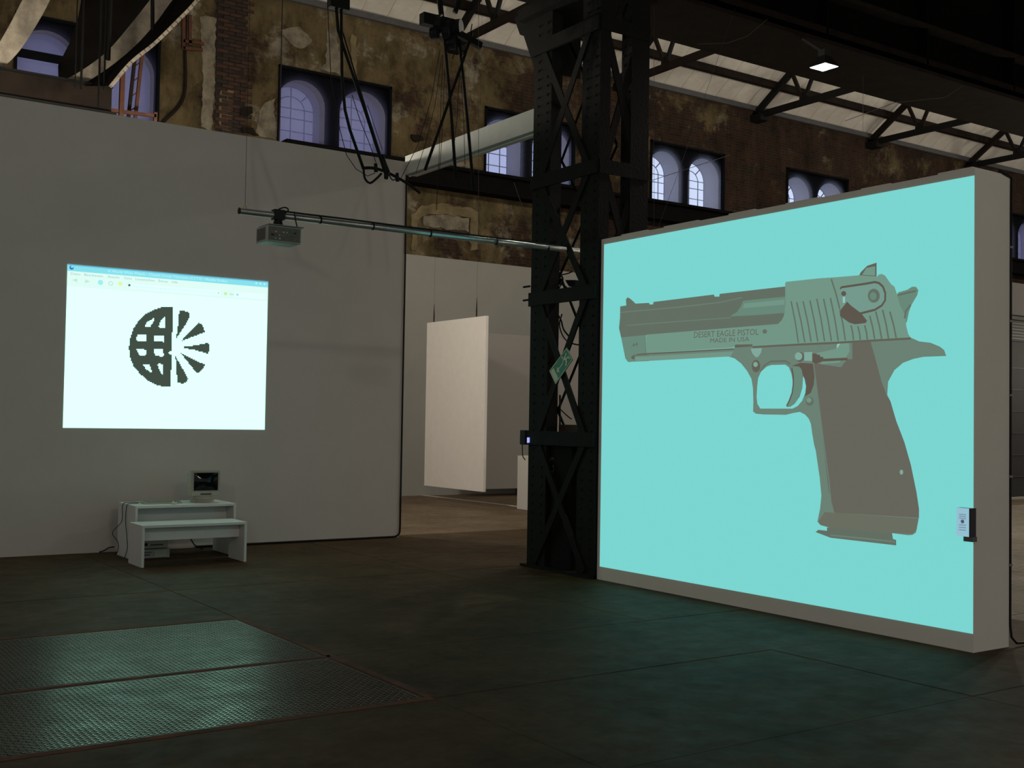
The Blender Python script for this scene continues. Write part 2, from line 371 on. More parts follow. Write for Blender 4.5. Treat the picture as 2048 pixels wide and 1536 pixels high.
def window(n, x0, x1, kk):
    root = bpy.data.objects.new('window_%d' % n, None); root.empty_display_size = 0.1; C.objects.link(root); struct(root)
    yf, yb = YB+0.14, YB+0.72
    a1 = (x0+0.06, x0+1.12); a2 = (x1-1.16, x1-0.06); zs = 8.18
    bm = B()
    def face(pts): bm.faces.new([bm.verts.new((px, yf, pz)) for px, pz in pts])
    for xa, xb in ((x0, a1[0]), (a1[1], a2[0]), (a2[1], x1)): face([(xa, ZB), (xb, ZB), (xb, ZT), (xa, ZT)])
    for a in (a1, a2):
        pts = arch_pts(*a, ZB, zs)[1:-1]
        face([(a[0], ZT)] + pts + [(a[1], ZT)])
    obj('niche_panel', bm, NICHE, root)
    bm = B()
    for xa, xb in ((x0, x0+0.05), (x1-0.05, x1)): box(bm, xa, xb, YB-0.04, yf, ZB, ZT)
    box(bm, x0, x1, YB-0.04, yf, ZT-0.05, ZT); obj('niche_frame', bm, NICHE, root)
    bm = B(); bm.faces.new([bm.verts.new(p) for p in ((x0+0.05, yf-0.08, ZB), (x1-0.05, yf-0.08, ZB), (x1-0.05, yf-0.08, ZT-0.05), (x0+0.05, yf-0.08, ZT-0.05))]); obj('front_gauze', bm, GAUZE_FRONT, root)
    if n == 1:
        bm = B(); box(bm, x0+0.05, x0+1.3, YB+0.02, yf-0.085, TRANS[1], TRANS[0]); obj('transom_bar', bm, NICHE, root)
    g = glow('window_glass_%d' % kk[0], kk[1], kk[2], 0.3)
    for a in (a1, a2):
        pts = arch_pts(*a, ZB, zs); bm = B()
        f1 = [bm.verts.new((px, yf, pz)) for px, pz in pts]; f2 = [bm.verts.new((px, yb, pz)) for px, pz in pts]
        for i in range(len(pts)-1): bm.faces.new((f1[i], f1[i+1], f2[i+1], f2[i]))
        obj('reveal', bm, REVEAL, root)
        bm = B(); prism(bm, [(px, yb, pz) for px, pz in pts], (0, 0.02, 0)); obj('pane', bm, g, root)
        bm = B(); wd = a[1]-a[0]; cx = (a[0]+a[1])/2
        for t in (0.2, 0.5, 0.8):
            zt = zs + (0.92*wd/2*math.sqrt(max(0, 1-((t-0.5)/0.5)**2)) if t == 0.5 else 0.05)
            bar(bm, (a[0]+wd*t, yb-0.015, ZB), (a[0]+wd*t, yb-0.015, zt), 0.016, 0.02, (0, 1, 0))
        for z_ in (7.15, 7.43, 7.71, 7.99, 8.2): bar(bm, (a[0], yb-0.015, z_), (a[1], yb-0.015, z_), 0.02, 0.016)
        ar = [(cx - wd*0.3*math.cos(math.pi*k/10), yb-0.015, zs + wd*0.26*math.sin(math.pi*k/10)) for k in range(11)]
        tube(bm, ar, 0.011, 5)
        for an in (0.25, 0.75): bar(bm, (cx - wd*0.3*math.cos(math.pi*an), yb-0.015, zs+wd*0.26*math.sin(math.pi*an)), (cx - wd*0.49*math.cos(math.pi*an), yb-0.015, zs+wd*0.45*math.sin(math.pi*an)), 0.03, 0.02)
        rim = [(px, yb-0.015, pz) for px, pz in pts]; tube(bm, rim, 0.012, 5, cap=False)
        obj('glazing_bars', bm, BARM, root)
        if kk[0] == 0:
            bm = B(); bm.faces.new([bm.verts.new((px, yf+0.25, pz)) for px, pz in pts]); obj('gauze_screen', bm, GAUZE_HEAVY if n <= 1 else GAUZE, root)
dim, mid, lit = (0, (120, 122, 166), 0.9), (1, (168, 180, 225), 1.0), (2, (205, 220, 252), 1.15)
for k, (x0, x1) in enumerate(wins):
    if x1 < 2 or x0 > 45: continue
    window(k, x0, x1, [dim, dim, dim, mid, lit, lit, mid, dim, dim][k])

# ---- runway beam under the windows
RB = mat('runway_beam_steel', (0.0045, 0.004, 0.004), 0.9, noise=0.3, spec=0.1)
bm = B(); box(bm, 9.2, 60, YB-0.42, YB-0.02, 7.18, 7.25); box(bm, 9.2, 60, YB-0.30, YB-0.02, 6.82, 7.18); box(bm, 9.2, 60, YB-0.42, YB-0.02, 6.76, 6.82)
rb = tag(obj('runway_beam', bm, RB), 'long black steel beam fixed along the old masonry wall under the arched windows', 'beam')

# ---- aisle roof: boards, purlins, cornice
SL = 0.67
def roof_z(y): return 10.36 + SL*(22.0-y)
ROOFB = mat('grey_white_roof_board', (0.84, 0.79, 0.71), 0.85, noise=0.25, nscale=1.2, bump=0.15)
roof = bpy.data.objects.new('ceiling', None); roof.empty_display_size = 0.1; C.objects.link(roof); struct(roof)
bm = B(); wd = 0.62
prism(bm, [(0, 22.9, roof_z(22.9)), (0, 10.6, roof_z(10.6)), (0, 10.6, roof_z(10.6)+0.05), (0, 22.9, roof_z(22.9)+0.05)], (wd-0.012, 0, 0))
me = bpy.data.meshes.new('roof_board'); bmesh.ops.recalc_face_normals(bm, faces=bm.faces[:]); bm.to_mesh(me); bm.free(); me.materials.append(ROOFB)
for k in range(92):
    o = link(bpy.data.objects.new('roof_board', me), roof); o.location = (-2+k*wd, 0, random.uniform(-0.006, 0.006))
for yp in (21.25, 18.6, 15.9, 13.2):
    bm = B(); bar(bm, (-5, yp, roof_z(yp)-0.10), (58, yp, roof_z(yp)-0.10), 0.16, 0.18); obj('purlin', bm, RUSTY, roof)
bm = B(); bar(bm, (-5, 10.55, roof_z(10.6)+0.4), (58, 10.55, roof_z(10.6)+0.4), 0.1, 1.2); obj('ridge_closure', bm, RUSTY, roof)
bm = B(); box(bm, -14, 60, YB-0.10, YB+1.0, ZR, ZR+0.13); obj('eaves_plate', bm, mat('eaves_grey', (0.10, 0.10, 0.105), 0.8, noise=0.2), roof)
SOOT_SHADE = mat('roof_soot_and_jib_shade', (0.006, 0.005, 0.004), 0.95, noise=0.4, nscale=2, spec=0.05)  # also stands in for shade on the jib

bm = B(); box(bm, -14, 60, -14, 9.4, 11.0, 11.1); obj('nave_roof_deck', bm, SOOT_SHADE, roof)
# ---- roof trusses
def truss(x, label):
    t = thing('roof_truss', label, 'truss', (x, 22, 10.1), 'steel trusses of the aisle roof')
    zc = lambda y: 10.12 + SL*(22.0-y)
    def p(name, a, b, w=0.11, h=0.16):
        bm = B(); bar(bm, (x, *a), (x, *b), w, h); return obj(name, bm, RUSTY if random.random() < .4 else STEEL, t)
    p('bottom_chord', (22.0, 10.08), (11.0, 10.12)); p('top_chord', (22.0, 10.1), (11.0, zc(11.0)))
    for yv in (20.25, 17.4, 14.5):
        p('web', (yv, 10.12), (yv+0.42, zc(yv+0.42)), 0.07, 0.09); p('web', (yv, 10.12), (yv-0.95, zc(yv-0.95)), 0.07, 0.09)
        bm = B(); prism(bm, [(x-0.01, yv-0.16, 10.0), (x-0.01, yv+0.16, 10.0), (x-0.01, yv+0.12, 10.34), (x-0.01, yv-0.12, 10.34)], (0.02, 0, 0)); obj('gusset', bm, STEEL, t)
    bm = B(); box(bm, x-0.16, x+0.16, 21.6, 22.02, 9.9, 10.08); obj('bearing_block', bm, STEEL, t)
truss(13.3, 'dark roof truss behind the hanging pulley gear, left of the lattice column')
truss(18.2, 'dark roof truss whose foot is hidden behind the lattice column')
truss(23.06, 'dark roof truss right of the column, seen below and left of the lit lamp')
truss(27.95, 'dark roof truss right of the lit lamp, second from the right')
truss(32.85, 'rightmost dark roof truss, just above the corner of the large projection wall')
truss(37.8, 'faint dark roof truss at the right edge of the picture, mostly hidden')

# ---- crane girder on the lattice column
gr = thing('crane_girder', 'huge dark steel crane girder resting on the lattice column', 'girder', (7.6, 9.7, 6.25))
bm = B(); box(bm, -14, 58, 9.45, 10.05, 6.30, 11.0); obj('web', bm, SOOT_SHADE, gr)
bm = B(); box(bm, -14, 58, 9.2, 10.3, 6.25, 6.30); obj('bottom_flange', bm, RUSTY, gr)
bm = B(); box(bm, -14, 58, 9.30, 9.42, 6.42, 6.50); box(bm, -14, 58, 9.28, 9.45, 6.9, 6.96); obj('longitudinal_angle', bm, RUSTY, gr)
for k in range(35):
    bm = B(); xk = -11.0+2.0*k; box(bm, xk, xk+0.03, 9.3, 9.45, 6.30, 9.7); obj('stiffener', bm, SOOT_SHADE, gr)

# ================================================================== LATTICE COLUMN
col = thing('lattice_column', 'tall black riveted steel lattice column between the two white walls', 'column', (7.7, 9.75, 0))
XA, XB_, YA, YBk = 7.35, 8.02, 9.17, 10.35
for (x0, x1, y0, y1) in ((XA, XA+0.14, YA, YA+0.30), (XA, XA+0.14, YBk-0.33, YBk), (XB_-0.25, XB_, YA, YA+0.16), (XA+0.27, XA+0.35, YBk-0.06, YBk)):
    bm = B()
    box(bm, x0, x1, y0, y1, 0, 6.12)
    for zz in range(1, 61):          # rivet rows
        for ty in (0.25, 0.75):
            box(bm, x0-0.008, x0, y0+(y1-y0)*ty-0.012, y0+(y1-y0)*ty+0.012, zz*0.1-0.012, zz*0.1+0.012)
    obj('post', bm, STEEL, col)
def cp(name, a, b, w=0.02, h=0.10, M=STEEL, up=(0, 0, 1)):
    bm = B(); bar(bm, a, b, w, h, up); return obj(name, bm, M, col)
lv = [0.06, 1.42, 2.95, 4.25, 5.75]
for za, zb in zip(lv, lv[1:]):
    xf = XA-0.012
    for (y0, y1) in ((YA+0.15, YBk-0.15), (YBk-0.15, YA+0.15)):
        cp('lattice_bar', (xf, y0, za), (xf+0.004*(y1 > y0), y1, zb), 0.085, 0.018, STEEL, (1, 0, 0))
    for (y0, y1) in ((YA+0.15, YBk-0.05), (YBk-0.05, YA+0.15)):
        cp('rear_lattice_bar', (XA+0.36, y0, za+0.3), (XA+0.364, y1, zb+0.3), 0.03, 0.012, STEEL, (1, 0, 0))
    for (x0, x1) in ((XA+0.07, XB_-0.12), (XB_-0.12, XA+0.07)):
        cp('lattice_bar', (x0, YA+0.02, za), (x1, YA+0.02+0.004*(x1 > x0), zb), 0.085, 0.018, STEEL, (0, 1, 0))
for zl in lv[1:]:
    bm = B(); box(bm, XA-0.035, XA-0.005, YA, YBk, zl-0.075, zl+0.075); obj('tie_plate', bm, STEEL, col)
    if zl > 3.5: bm = B(); box(bm, XA, XB_, YA-0.012, YA-0.001, zl-0.075, zl+0.075); obj('tie_plate', bm, STEEL, col)
for zl in (2.95, 3.10):
    bm = B(); tube(bm, [(XA-0.03, YBk-0.02, zl), (XA-0.03, YBk+0.10, zl)], 0.012, 6); obj('bolt', bm, STEEL, col)
bm = B(); prism(bm, [(XA, YBk, 5.55), (XA, YBk, 6.25), (XA, YBk+0.42, 6.25), (XA, YBk+0.30, 6.02), (XA, YBk+0.22, 5.98)], (0.65, 0, 0)); obj('capital_bracket', bm, STEEL, col)
bm = B(); box(bm, XA-0.1, XB_+0.1, YA-0.0, YBk+0.2, 6.12, 6.25); obj('cap_plate', bm, STEEL, col)
bm = B(); box(bm, XA-0.05, XB_, YA, YBk+0.06, 0, 0.03); obj('base_plate', bm, STEEL, col)
# steel cupboard standing inside the column
cab = thing('switch_cabinet', 'narrow black metal cabinet standing inside the foot of the lattice column', 'cabinet', (7.7, 9.9, 0.03))
obj('body', boxb(7.40, 7.74, 9.62, 10.0, 0.03, 1.40, 0.008), mat('cabinet_black', (0.006, 0.006, 0.005), 0.8, spec=0.15), cab)
GPAINT = mat('faded_green_paint', (0.03, 0.07, 0.035), 0.7)
text_mesh('painted_letter', 'G', onX((1097, 945), 7.398), (0, -1, 0), (0, 0, 1), 0.10, 0.17, GPAINT, cab)
bm = B(); tube(bm, [onX((1089, 911), 7.400), onX((1089, 911), 7.393)], 0.018, 10); obj('painted_dot', bm, GPAINT, cab)
crate = tag(obj('wooden_crate', boxb(7.50, 7.74, 9.56, 10.0, 1.402, 1.57, 0.006), mat('dark_brown_board', (0.045, 0.025, 0.012), 0.8, noise=0.4)), 'flat dark brown box on top of the cabinet inside the column', 'box')
# cables hanging in the column
def cable(name, pts, r, label, M=BLACK, smooth=8, cat='cable'):
    bm = B(); tube(bm, smooth_pts(pts, smooth), r, 6)
    return tag(obj(name, bm, M, smooth=True), label, cat)
xc = 7.62
cable('cable_loop', [onX(p, xc) for p in ((1113,625),(1122,640),(1128,660),(1145,680))], 0.010, 'black cable sagging behind the tie plate just above the green exit sign')
cable('cable_loop', [onX(p, xc+0.05) for p in ((1124,628),(1119,648),(1124,668),(1134,682),(1148,688),(1160,690))], 0.008, 'black cable curving round right of the lattice bar above the exit sign')
cable('cable_loop', [onX(p, xc-0.05) for p in ((1152,652),(1148,672),(1142,684))], 0.007, 'short black cable bend at the right post above the exit sign')
cable('cable_loop', [onX(p, xc) for p in ((1109,541),(1120,549),(1135,547),(1145,543))], 0.007, 'black cable swag under the long pipe inside the column')
cable('cable_loop', [onX(p, xc) for p in ((1124,551),(1126,560),(1119,575),(1112,585))], 0.007, 'black cable with plug dangling inside the column below the pipe end')
cable('cable_loop', [onX(p, xc) for p in ((1110,578),(1118,569),(1128,571),(1136,577))], 0.007, 'small black cable arch above the light strip in the column')
cable('cable_loop', [onX(p, xc+0.1) for p in ((1104,805),(1120,818),(1135,832),(1143,838))], 0.007, 'thin black cable crossing behind the exit sign above the brown box')
cable('cable_loop', [onX(p, xc) for p in ((1120,790),(1120,820),(1120,850))], 0.010, 'straight black cable dropping onto the brown box in the column')
cable('cable_loop', [onX(p, xc) for p in ((1144,1060),(1147,1080),(1145,1100),(1140,1112))], 0.012, 'black cable hanging behind the foot of the lattice column')
plug = obj('cable_plug', tube(B(), [onX((1123,556), xc-0.01), onX((1118,566), xc-0.01)], [0.018, 0.022], 8), BLACK); tag(plug, 'black cable plug hanging inside the column above the light strip', 'plug')
a = onX((1120, 584), 7.5); b = onX((1145, 579), 7.5)
lp = tag(obj('fluorescent_fitting', bar(B(), a, b, 0.05, 0.035), mat('pale_enamel', (0.55, 0.62, 0.58), 0.4)), 'small pale light fitting lying on the tie plate in the lattice column', 'light fitting')
sp = thing('floodlight', 'small black floodlight clamped inside the column above the pale fitting', 'lamp', tuple(onX((1142, 566), 7.6)))
bm = B(); p0 = onX((1130, 560), 7.55); p1 = onX((1150, 560), 7.55); p2 = onX((1150, 574), 7.55); p3 = onX((1138, 573), 7.55)
prism(bm, [p0, p1, p2, p3], (0.14, 0, 0)); obj('housing', bm, BLACK, sp)
bm = B(); bar(bm, p2, p2+Vector((0, -0.25, -0.02)), 0.03, 0.03); obj('arm', bm, BLACK, sp)
# hanging bulb holder near the upper tie
hb = thing('bulb_holder', 'small black bulb holder hanging on a cord high in the column before the window', 'lamp holder', tuple(onX((1112, 303), 7.6)))
bm = B(); tube(bm, [onX((1112, 297), 7.6), onX((1112, 309), 7.6)], [0.03, 0.04], 10); tube(bm, [onX((1112, 309), 7.6), onX((1110, 330), 7.6)], 0.012, 6); obj('holder', bm, BLACK, hb)
bm = B(); tube(bm, smooth_pts([onX((1112, 297), 7.6), onX((1116, 275), 7.6), onX((1117, 240), 7.6)]), 0.006, 5); obj('cord', bm, BLACK, hb)
# small device clipped on the column edge
dv = thing('audio_player', 'small black device with a tiny blue lit display clipped to the left column edge', 'device', (7.33, 10.42, 1.42))
obj('housing', boxb(7.30, 7.36, 10.35, 10.45, 1.34, 1.50, 0.006), BLACK, dv)
q = [onX(p, 7.298) for p in ((1054,875),(1059,875),(1059,885),(1054,886))]
bm = B(); prism(bm, q, (0.002, 0, 0)); obj('display', bm, glow('device_display', (170, 180, 255), 1.0), dv)
bm = B(); tube(bm, smooth_pts([(7.33, 10.44, 1.35), (7.33, 10.43, 1.22), (7.33, 10.38, 1.17)]), 0.006, 5); obj('strap', bm, BLACK, dv)

# ---- exit sign
ex = thing('exit_sign', 'green emergency exit sign with running figure, tilted on the lattice column', 'sign', tuple(onX((1122, 732), 7.31)))
qa, qb, qc, qd = (onX(p, 7.305) for p in ((1098.6,741.6), (1133.7,694.7), (1145.5,719), (1111.3,769)))   # top-left, top-right, bottom-right, bottom-left along the sign
def ex_uv(u, v, lay=0):
    p = (qa*(1-u)+qb*u)*(1-v) + (qd*(1-u)+qc*u)*v
    return p + Vector((-0.0015*lay, 0, 0))
def ex_poly(name, pts, M, lay=1):
    bm = B(); prism(bm, [ex_uv(u, v, lay) for u, v in pts], (0.001, 0, 0)); return obj(name, bm, M, exp_)
bm = B(); prism(bm, [qa, qb, qc, qd], (0.008, 0, 0)); exp_ = obj('plate', bm, mat('exit_green', (0.02, 0.26, 0.15), 0.5, noise=0.35, nscale=12), ex)
EXW = mat('exit_white', (0.62, 0.72, 0.55), 0.6)
def ex_line(name, pts, w_, M=EXW, lay=2):
    for a, b in zip(pts, pts[1:]):
        dx, dy = b[0]-a[0], (b[1]-a[1])*0.5; L_ = math.hypot(dx, dy); nx, ny = -dy/L_*w_, dx/L_*w_*2
        ex_poly(name, [(a[0]+nx, a[1]+ny), (b[0]+nx, b[1]+ny), (b[0]-nx, b[1]-ny), (a[0]-nx, a[1]-ny)], M, lay)
ex_line('border', [(0.02,0.04),(0.98,0.04),(0.98,0.96),(0.02,0.96),(0.02,0.04)], 0.012)
ex_poly('door_mark', [(0.04,0.12),(0.20,0.12),(0.20,0.90),(0.04,0.90)], EXW)
ex_line('arrow', [(0.30,0.52),(0.62,0.52)], 0.02); ex_poly('arrow', [(0.24,0.52),(0.36,0.32),(0.36,0.72)], EXW, 2)
ex_line('running_figure', [(0.70,0.34),(0.78,0.52),(0.74,0.74)], 0.035); ex_line('running_figure', [(0.70,0.34),(0.62,0.50)], 0.022); ex_line('running_figure', [(0.72,0.36),(0.84,0.34),(0.88,0.24)], 0.022)
ex_line('running_figure', [(0.78,0.52),(0.90,0.58),(0.92,0.76)], 0.026); ex_line('running_figure', [(0.74,0.74),(0.66,0.82)], 0.026)
ex_poly('running_figure', [(0.68+0.035*math.cos(k*math.pi/4), 0.20+0.07*math.sin(k*math.pi/4)) for k in range(8)], EXW, 2)

# ================================================================== LARGE PROJECTION WALL
sw = thing('projection_wall', 'thick freestanding white wall carrying the big pistol projection', 'wall', (7.66, 7.0, 0))
bm = B(); box(bm, XS, 7.82, 4.88, 9.157, 0, 3.485); obj('body', bm, WHITE2, sw)
bm = B()
for k in range(6): box(bm, XS-0.002, 7.82, 4.9+k*0.71, 4.9+k*0.71+random.uniform(0.2, 0.5), 3.485, 3.490+random.uniform(0, .006))
obj('top_edge', bm, WHITE2, sw)

PROJ = thing('projected_pistol_picture', 'big cyan projected picture of a pistol pointing left on the white wall', 'projection', (XS, 7.0, 0.135))
SC = dict(a=(1220, 520, 5.389), b=(1560, 500, 5.851), c=(1440, 670, 6.827), d=(1600, 960, 7.877), g=(1480, 640, 3.0725), p=(0, 0, 1.0))
def S(k, *pts):
    ox, oy, s = SC[k]; return [(ox+x/s, oy+y/s) for x, y in pts]
def lay_x(l): return XS - 0.004 - 0.0012*l
def flat(name, px, M, l, parent=PROJ):
    x = lay_x(l); bm = B(); tess(bm, [onX(p, x) for p in px]); return obj(name, bm, M, parent)
def stroke(name, px, wpx, M, l, parent=PROJ):
    """flat line of constant width along px points"""
    x = lay_x(l); P3 = [onX(p, x) for p in px]; wm = wpx*0.0052; bm = B(); vs2 = []
    for i, p in enumerate(P3):
        d = (P3[min(i+1, len(P3)-1)] - P3[max(i-1, 0)]).normalized(); n = Vector((1, 0, 0)).cross(d).normalized()*wm/2
        vs2.append((bm.verts.new(p+n), bm.verts.new(p-n)))
    for a, b in zip(vs2, vs2[1:]): bm.faces.new((a[0], b[0], b[1], a[1]))
    return obj(name, bm, M, parent)
def disc(name, c, rx, ry, M, l, parent=PROJ):
    return flat(name, [(c[0]+rx*math.cos(2*math.pi*k/18), c[1]+ry*math.sin(2*math.pi*k/18)) for k in range(18)], M, l, parent)
def gm(name, rgb): return glow('projection_'+name, tuple(rgb), 0.92, 0.10)
CY = gm('cyan', (124, 219, 214))
G_BARREL, G_SLIDE, G_FRAME, G_GRIP = gm('barrel', (98, 110, 98)), gm('slide', (114, 152, 136)), gm('frame', (106, 130, 116)), gm('grip', (101, 101, 91))
G_LIGHT, G_DARK, G_LINE, G_MUZ, G_BASE, G_HI = gm('light', (128, 172, 158)), gm('dark', (92, 84, 74)), gm('line', (96, 96, 84)), gm('muzzle', (103, 138, 122)), gm('base', (105, 110, 97)), gm('highlight', (150, 205, 196))
bm = B(); x = XS-0.003
box(bm, x, XS-0.0005, 4.884, 9.11, 0.135, 3.428); obj('picture_field', bm, CY, PROJ)
# frame and grip silhouette
frame_px = (S('a', (265,1030), (1340,950)) + S('c', (200,140), (440,140), (2048,70)) + S('b', (1530,1025),(1630,1070),(1760,1085),(1870,1130),(1920,1170),(1945,1240),(1680,1250),(1560,1275),(1440,1320),(1370,1380),(1340,1404))
    + S('g', (910,380),(905,460),(925,500),(960,620),(1010,750),(1050,890),(1085,1060),(1100,1160),(1100,1218)) + S('d', (1850,615),(1840,770),(1825,830),(1770,865),(1700,870),(1475,840),(420,735),(320,710),(275,655))
    + S('g', (492,1160),(500,1080),(490,970),(465,800)) + S('c', (1285,1500),(1260,1350),(1240,1210),(1210,1140),(1160,1085),(1090,1050),(1000,1065),(900,1090),(600,1085),(490,1075),(452,1045),(455,900),(450,730),(430,600),(370,490),(290,390),(200,320),(120,295),(60,297)) + S('a', (265,1095)))
pist_frame = flat('pistol_frame', frame_px, G_FRAME, 1)
flat('pistol_barrel', S('a', (110,500),(175,490),(172,425),(190,402),(215,415),(250,445),(275,470),(420,462),(428,480),(465,478),(468,452),(1120,372),(1128,395),(1178,395),(1182,365),(1890,285),(1890,480),(1875,600),(1850,650),(1810,690),(120,835),(97,735),(108,620)), G_BARREL, 2)
flat('barrel_shine', S('a', (1435,440),(1650,418),(1890,395),(1885,570),(1560,595),(1290,608),(1370,560),(1410,500)), G_MUZ, 3)
flat('barrel_shine', S('a', (1450,470),(1880,425),(1880,480),(1430,520)), G_SLIDE, 4)
stroke('barrel_line', S('a', (112,565),(700,512),(1200,455),(1420,405)), 1.6, G_FRAME, 3)
stroke('barrel_line', S('a', (180,705),(700,665),(1300,622)), 1.4, G_FRAME, 3)
flat('muzzle_gap_fill', S('a', (236,1008),(420,996),(420,1088),(196,1098)), G_LINE, 1)  # fills the gap between muzzle block and guide rod
flat('muzzle_block', S('a', (120,835),(382,808),(386,1005),(250,1025),(265,1095),(195,1100),(165,1060)), G_MUZ, 2)
slide = flat('pistol_slide', S('a', (390,805),(1810,690),(1850,650),(1875,600),(1890,480),(1888,250),(1900,235)) + S('b', (65,375),(470,330),(660,318),(930,295),(1140,310),(1150,290),(1190,280),(1230,300),(1300,400),(1340,430),(1370,520),(1400,640),(1460,760),(1470,830),(1480,900),(1500,980),(1530,1030),(1060,1055),(820,1065),(0,1100)) + S('a', (2040,900),(1540,935),(1530,912),(1350,915),(1330,945),(388,1005)), G_SLIDE, 3)
flat('guide_rod', S('a', (270,1045),(1330,985),(1300,1038),(1250,1042),(270,1090)), G_SLIDE, 2)
stroke('seam_line', S('a', (290,1020),(388,1012),(1335,958)), 2.6, G_LINE, 4)
stroke('seam_line', S('a', (384,810),(386,1005)), 1.2, G_LINE, 4)
flat('seam_step', S('a', (1340,938),(1350,912),(1535,908),(1535,930),(1345,945)), G_LINE, 4)
stroke('seam_line', S('c', (445,165),(1050,132),(1560,108),(2048,78)) + S('b', (1530,1035)), 3.2, G_LINE, 4)
disc('muzzle_screw', S('a', (245,1050))[0], 3, 3.5, G_LINE, 4)
# slide serrations and rear details
for (x0, y0, x1, y1) in [(130,600,215,1085),(195,610,290,1080),(270,600,365,1075),(350,590,442,1072),(430,570,522,1070),(510,570,602,1066),(590,560,682,1062),(700,700,765,1060),(830,880,860,1056),(910,890,940,1052),(990,880,1022,1048),(1050,770,1108,1042),(1120,720,1190,1040),(1200,700,1270,1036),(1285,720,1360,1030),(600,340,700,690)]:
    stroke('slide_serration', S('b', (x0,y0),((x0+x1)/2+6,(y0+y1)/2),(x1,y1)), 2.8, G_BARREL, 4, slide)
sp_ = flat('safety_plate', S('b', (710,440),(1000,395),(1110,375),(1190,410),(1230,500),(1230,590),(1190,650),(1110,700),(930,745),(785,605),(720,600)), gm('plate', (116, 156, 144)), 4)
stroke('plate_outline', S('b', (705,455),(720,436),(1000,395),(1110,375),(1160,388),(1205,430),(1232,505),(1230,590),(1190,650),(1110,700),(930,745)), 3.4, G_DARK, 5)
disc('safety_pivot', S('b', (1098,535))[0], 12, 14, G_BARREL, 5, sp_); disc('safety_pivot', S('b', (1090,540))[0], 6.5, 8, G_MUZ, 6, sp_)
disc('safety_pin', S('b', (745,510))[0], 5, 5, G_DARK, 5, sp_); stroke('safety_pin', S('b', (748,548),(748,618)), 4, G_HI, 5, sp_)
flat('safety_lever', S('b', (785,605),(830,650),(950,740),(1020,830),(1000,855),(880,870),(810,850),(700,770),(710,700)), G_DARK, 6)
flat('hammer', S('b', (1370,520),(1385,495),(1490,465),(1545,430),(1590,430),(1620,470),(1605,530),(1540,640),(1510,720),(1485,840),(1470,860),(1450,800),(1460,760),(1400,640)), G_MUZ, 2)
stroke('hammer_line', S('b', (1375,530),(1490,500),(1590,480)), 3, G_BARREL, 3); stroke('hammer_line', S('b', (1530,640),(1470,720),(1460,800)), 3, G_BARREL, 4)
flat('rear_sight', S('b', (925,300),(945,260),(1020,185),(1130,148),(1130,315)), G_LINE, 2); flat('rear_sight', S('b', (960,290),(1010,210),(1113,190),(1113,300)), G_SLIDE, 3)
# trigger guard opening, trigger, controls
flat('trigger_guard_opening', S('c', (640,430),(700,410),(890,405),(940,440),(975,530),(995,640),(985,760),(950,870),(905,970),(915,985),(960,980),(1020,940),(1090,840),(1125,720),(1135,560),(1155,600),(1175,700),(1165,790),(1120,900),(1060,970),(990,1005),(550,1005),(510,940),(500,850),(508,700),(520,590),(560,500)), CY, 2)
stroke('guard_edge', S('c', (550,500),(600,420),(690,362),(900,355),(960,400)), 3, G_BARREL, 3)
flat('trigger_shadow', S('c', (980,420),(1100,380),(1270,390),(1290,560),(1280,680),(1240,790),(1160,840),(1175,700),(1155,600),(1130,550),(1115,470),(1080,430)), G_DARK, 2)
flat('trigger', S('c', (985,440),(1090,455),(1120,500),(1125,720),(1090,840),(1020,940),(960,980),(915,985),(905,970),(950,870),(985,760),(1000,640),(985,520)), G_MUZ, 3)
stroke('trigger_edge', S('c', (980,450),(1000,560),(1000,680),(985,790),(945,900),(910,968)), 2.6, G_DARK, 4)
disc('frame_pin', S('c', (492,425))[0], 8.5, 12.5, G_LINE, 3); disc('frame_pin', S('c', (485,402))[0], 4.5, 5, G_LIGHT, 4)
disc('frame_pin', S('c', (1092,300))[0], 8.5, 10, G_LINE, 3); disc('frame_pin', S('c', (1072,290))[0], 7.5, 8, G_LIGHT, 4)
disc('frame_pin', S('c', (1225,905))[0], 8, 9, G_BARREL, 3); disc('frame_pin', S('c', (1215,890))[0], 5, 5, G_SLIDE, 4)
flat('takedown_latch', S('c', (418,185),(572,180),(560,240),(520,300),(485,302),(440,250)), G_LIGHT, 3)
flat('slide_catch', S('c', (1150,235),(1260,232),(1255,355),(1150,350)), G_LIGHT, 3)
flat('slide_catch', S('c', (1310,250),(1580,190),(1600,120),(1760,100),(1770,220),(1720,305),(1410,322),(1360,275)), G_SLIDE, 3)
flat('catch_highlight', S('c', (1595,130),(1640,115),(1620,150),(1600,185)), G_HI, 4)
flat('catch_teeth', S('c', (1260,250),(1310,255),(1330,270),(1360,268),(1370,300),(1410,300),(1410,325),(1740,312),(1740,345),(1400,358),(1310,395),(1262,370)), G_DARK, 4)
stroke('catch_line', S('c', (1380,385),(1640,362)), 3, G_SLIDE, 4)
flat('pistol_grip', S('g', (455,265),(620,290),(660,240),(690,240),(690,140),(800,125),(830,230),(870,380),(905,470),(925,500),(960,620),(1010,750),(1050,890),(1085,1060),(1100,1160),(1098,1215),(580,1185),(545,1050),(510,750),(480,480)), G_GRIP, 2)
stroke('grip_edge', S('g', (460,330),(490,560),(515,760),(545,980),(562,1150)), 2.0, G_FRAME, 3)
flat('grip_base', S('g', (580,1185),(1098,1220),(1085,1290),(1060,1315),(940,1310),(560,1278),(500,1262),(480,1240),(520,1180)), G_BASE, 3)
disc('grip_screw', S('g', (992,935))[0], 3.5, 5, G_LIGHT, 3)
flat('magazine_base', S('d', (425,745),(1450,835),(1465,930),(1515,945),(1515,1030),(480,910),(245,820),(290,785),(425,800)), G_BARREL, 2)
stroke('magazine_line', S('d', (480,870),(1000,920),(1500,975)), 2, G_FRAME, 3)
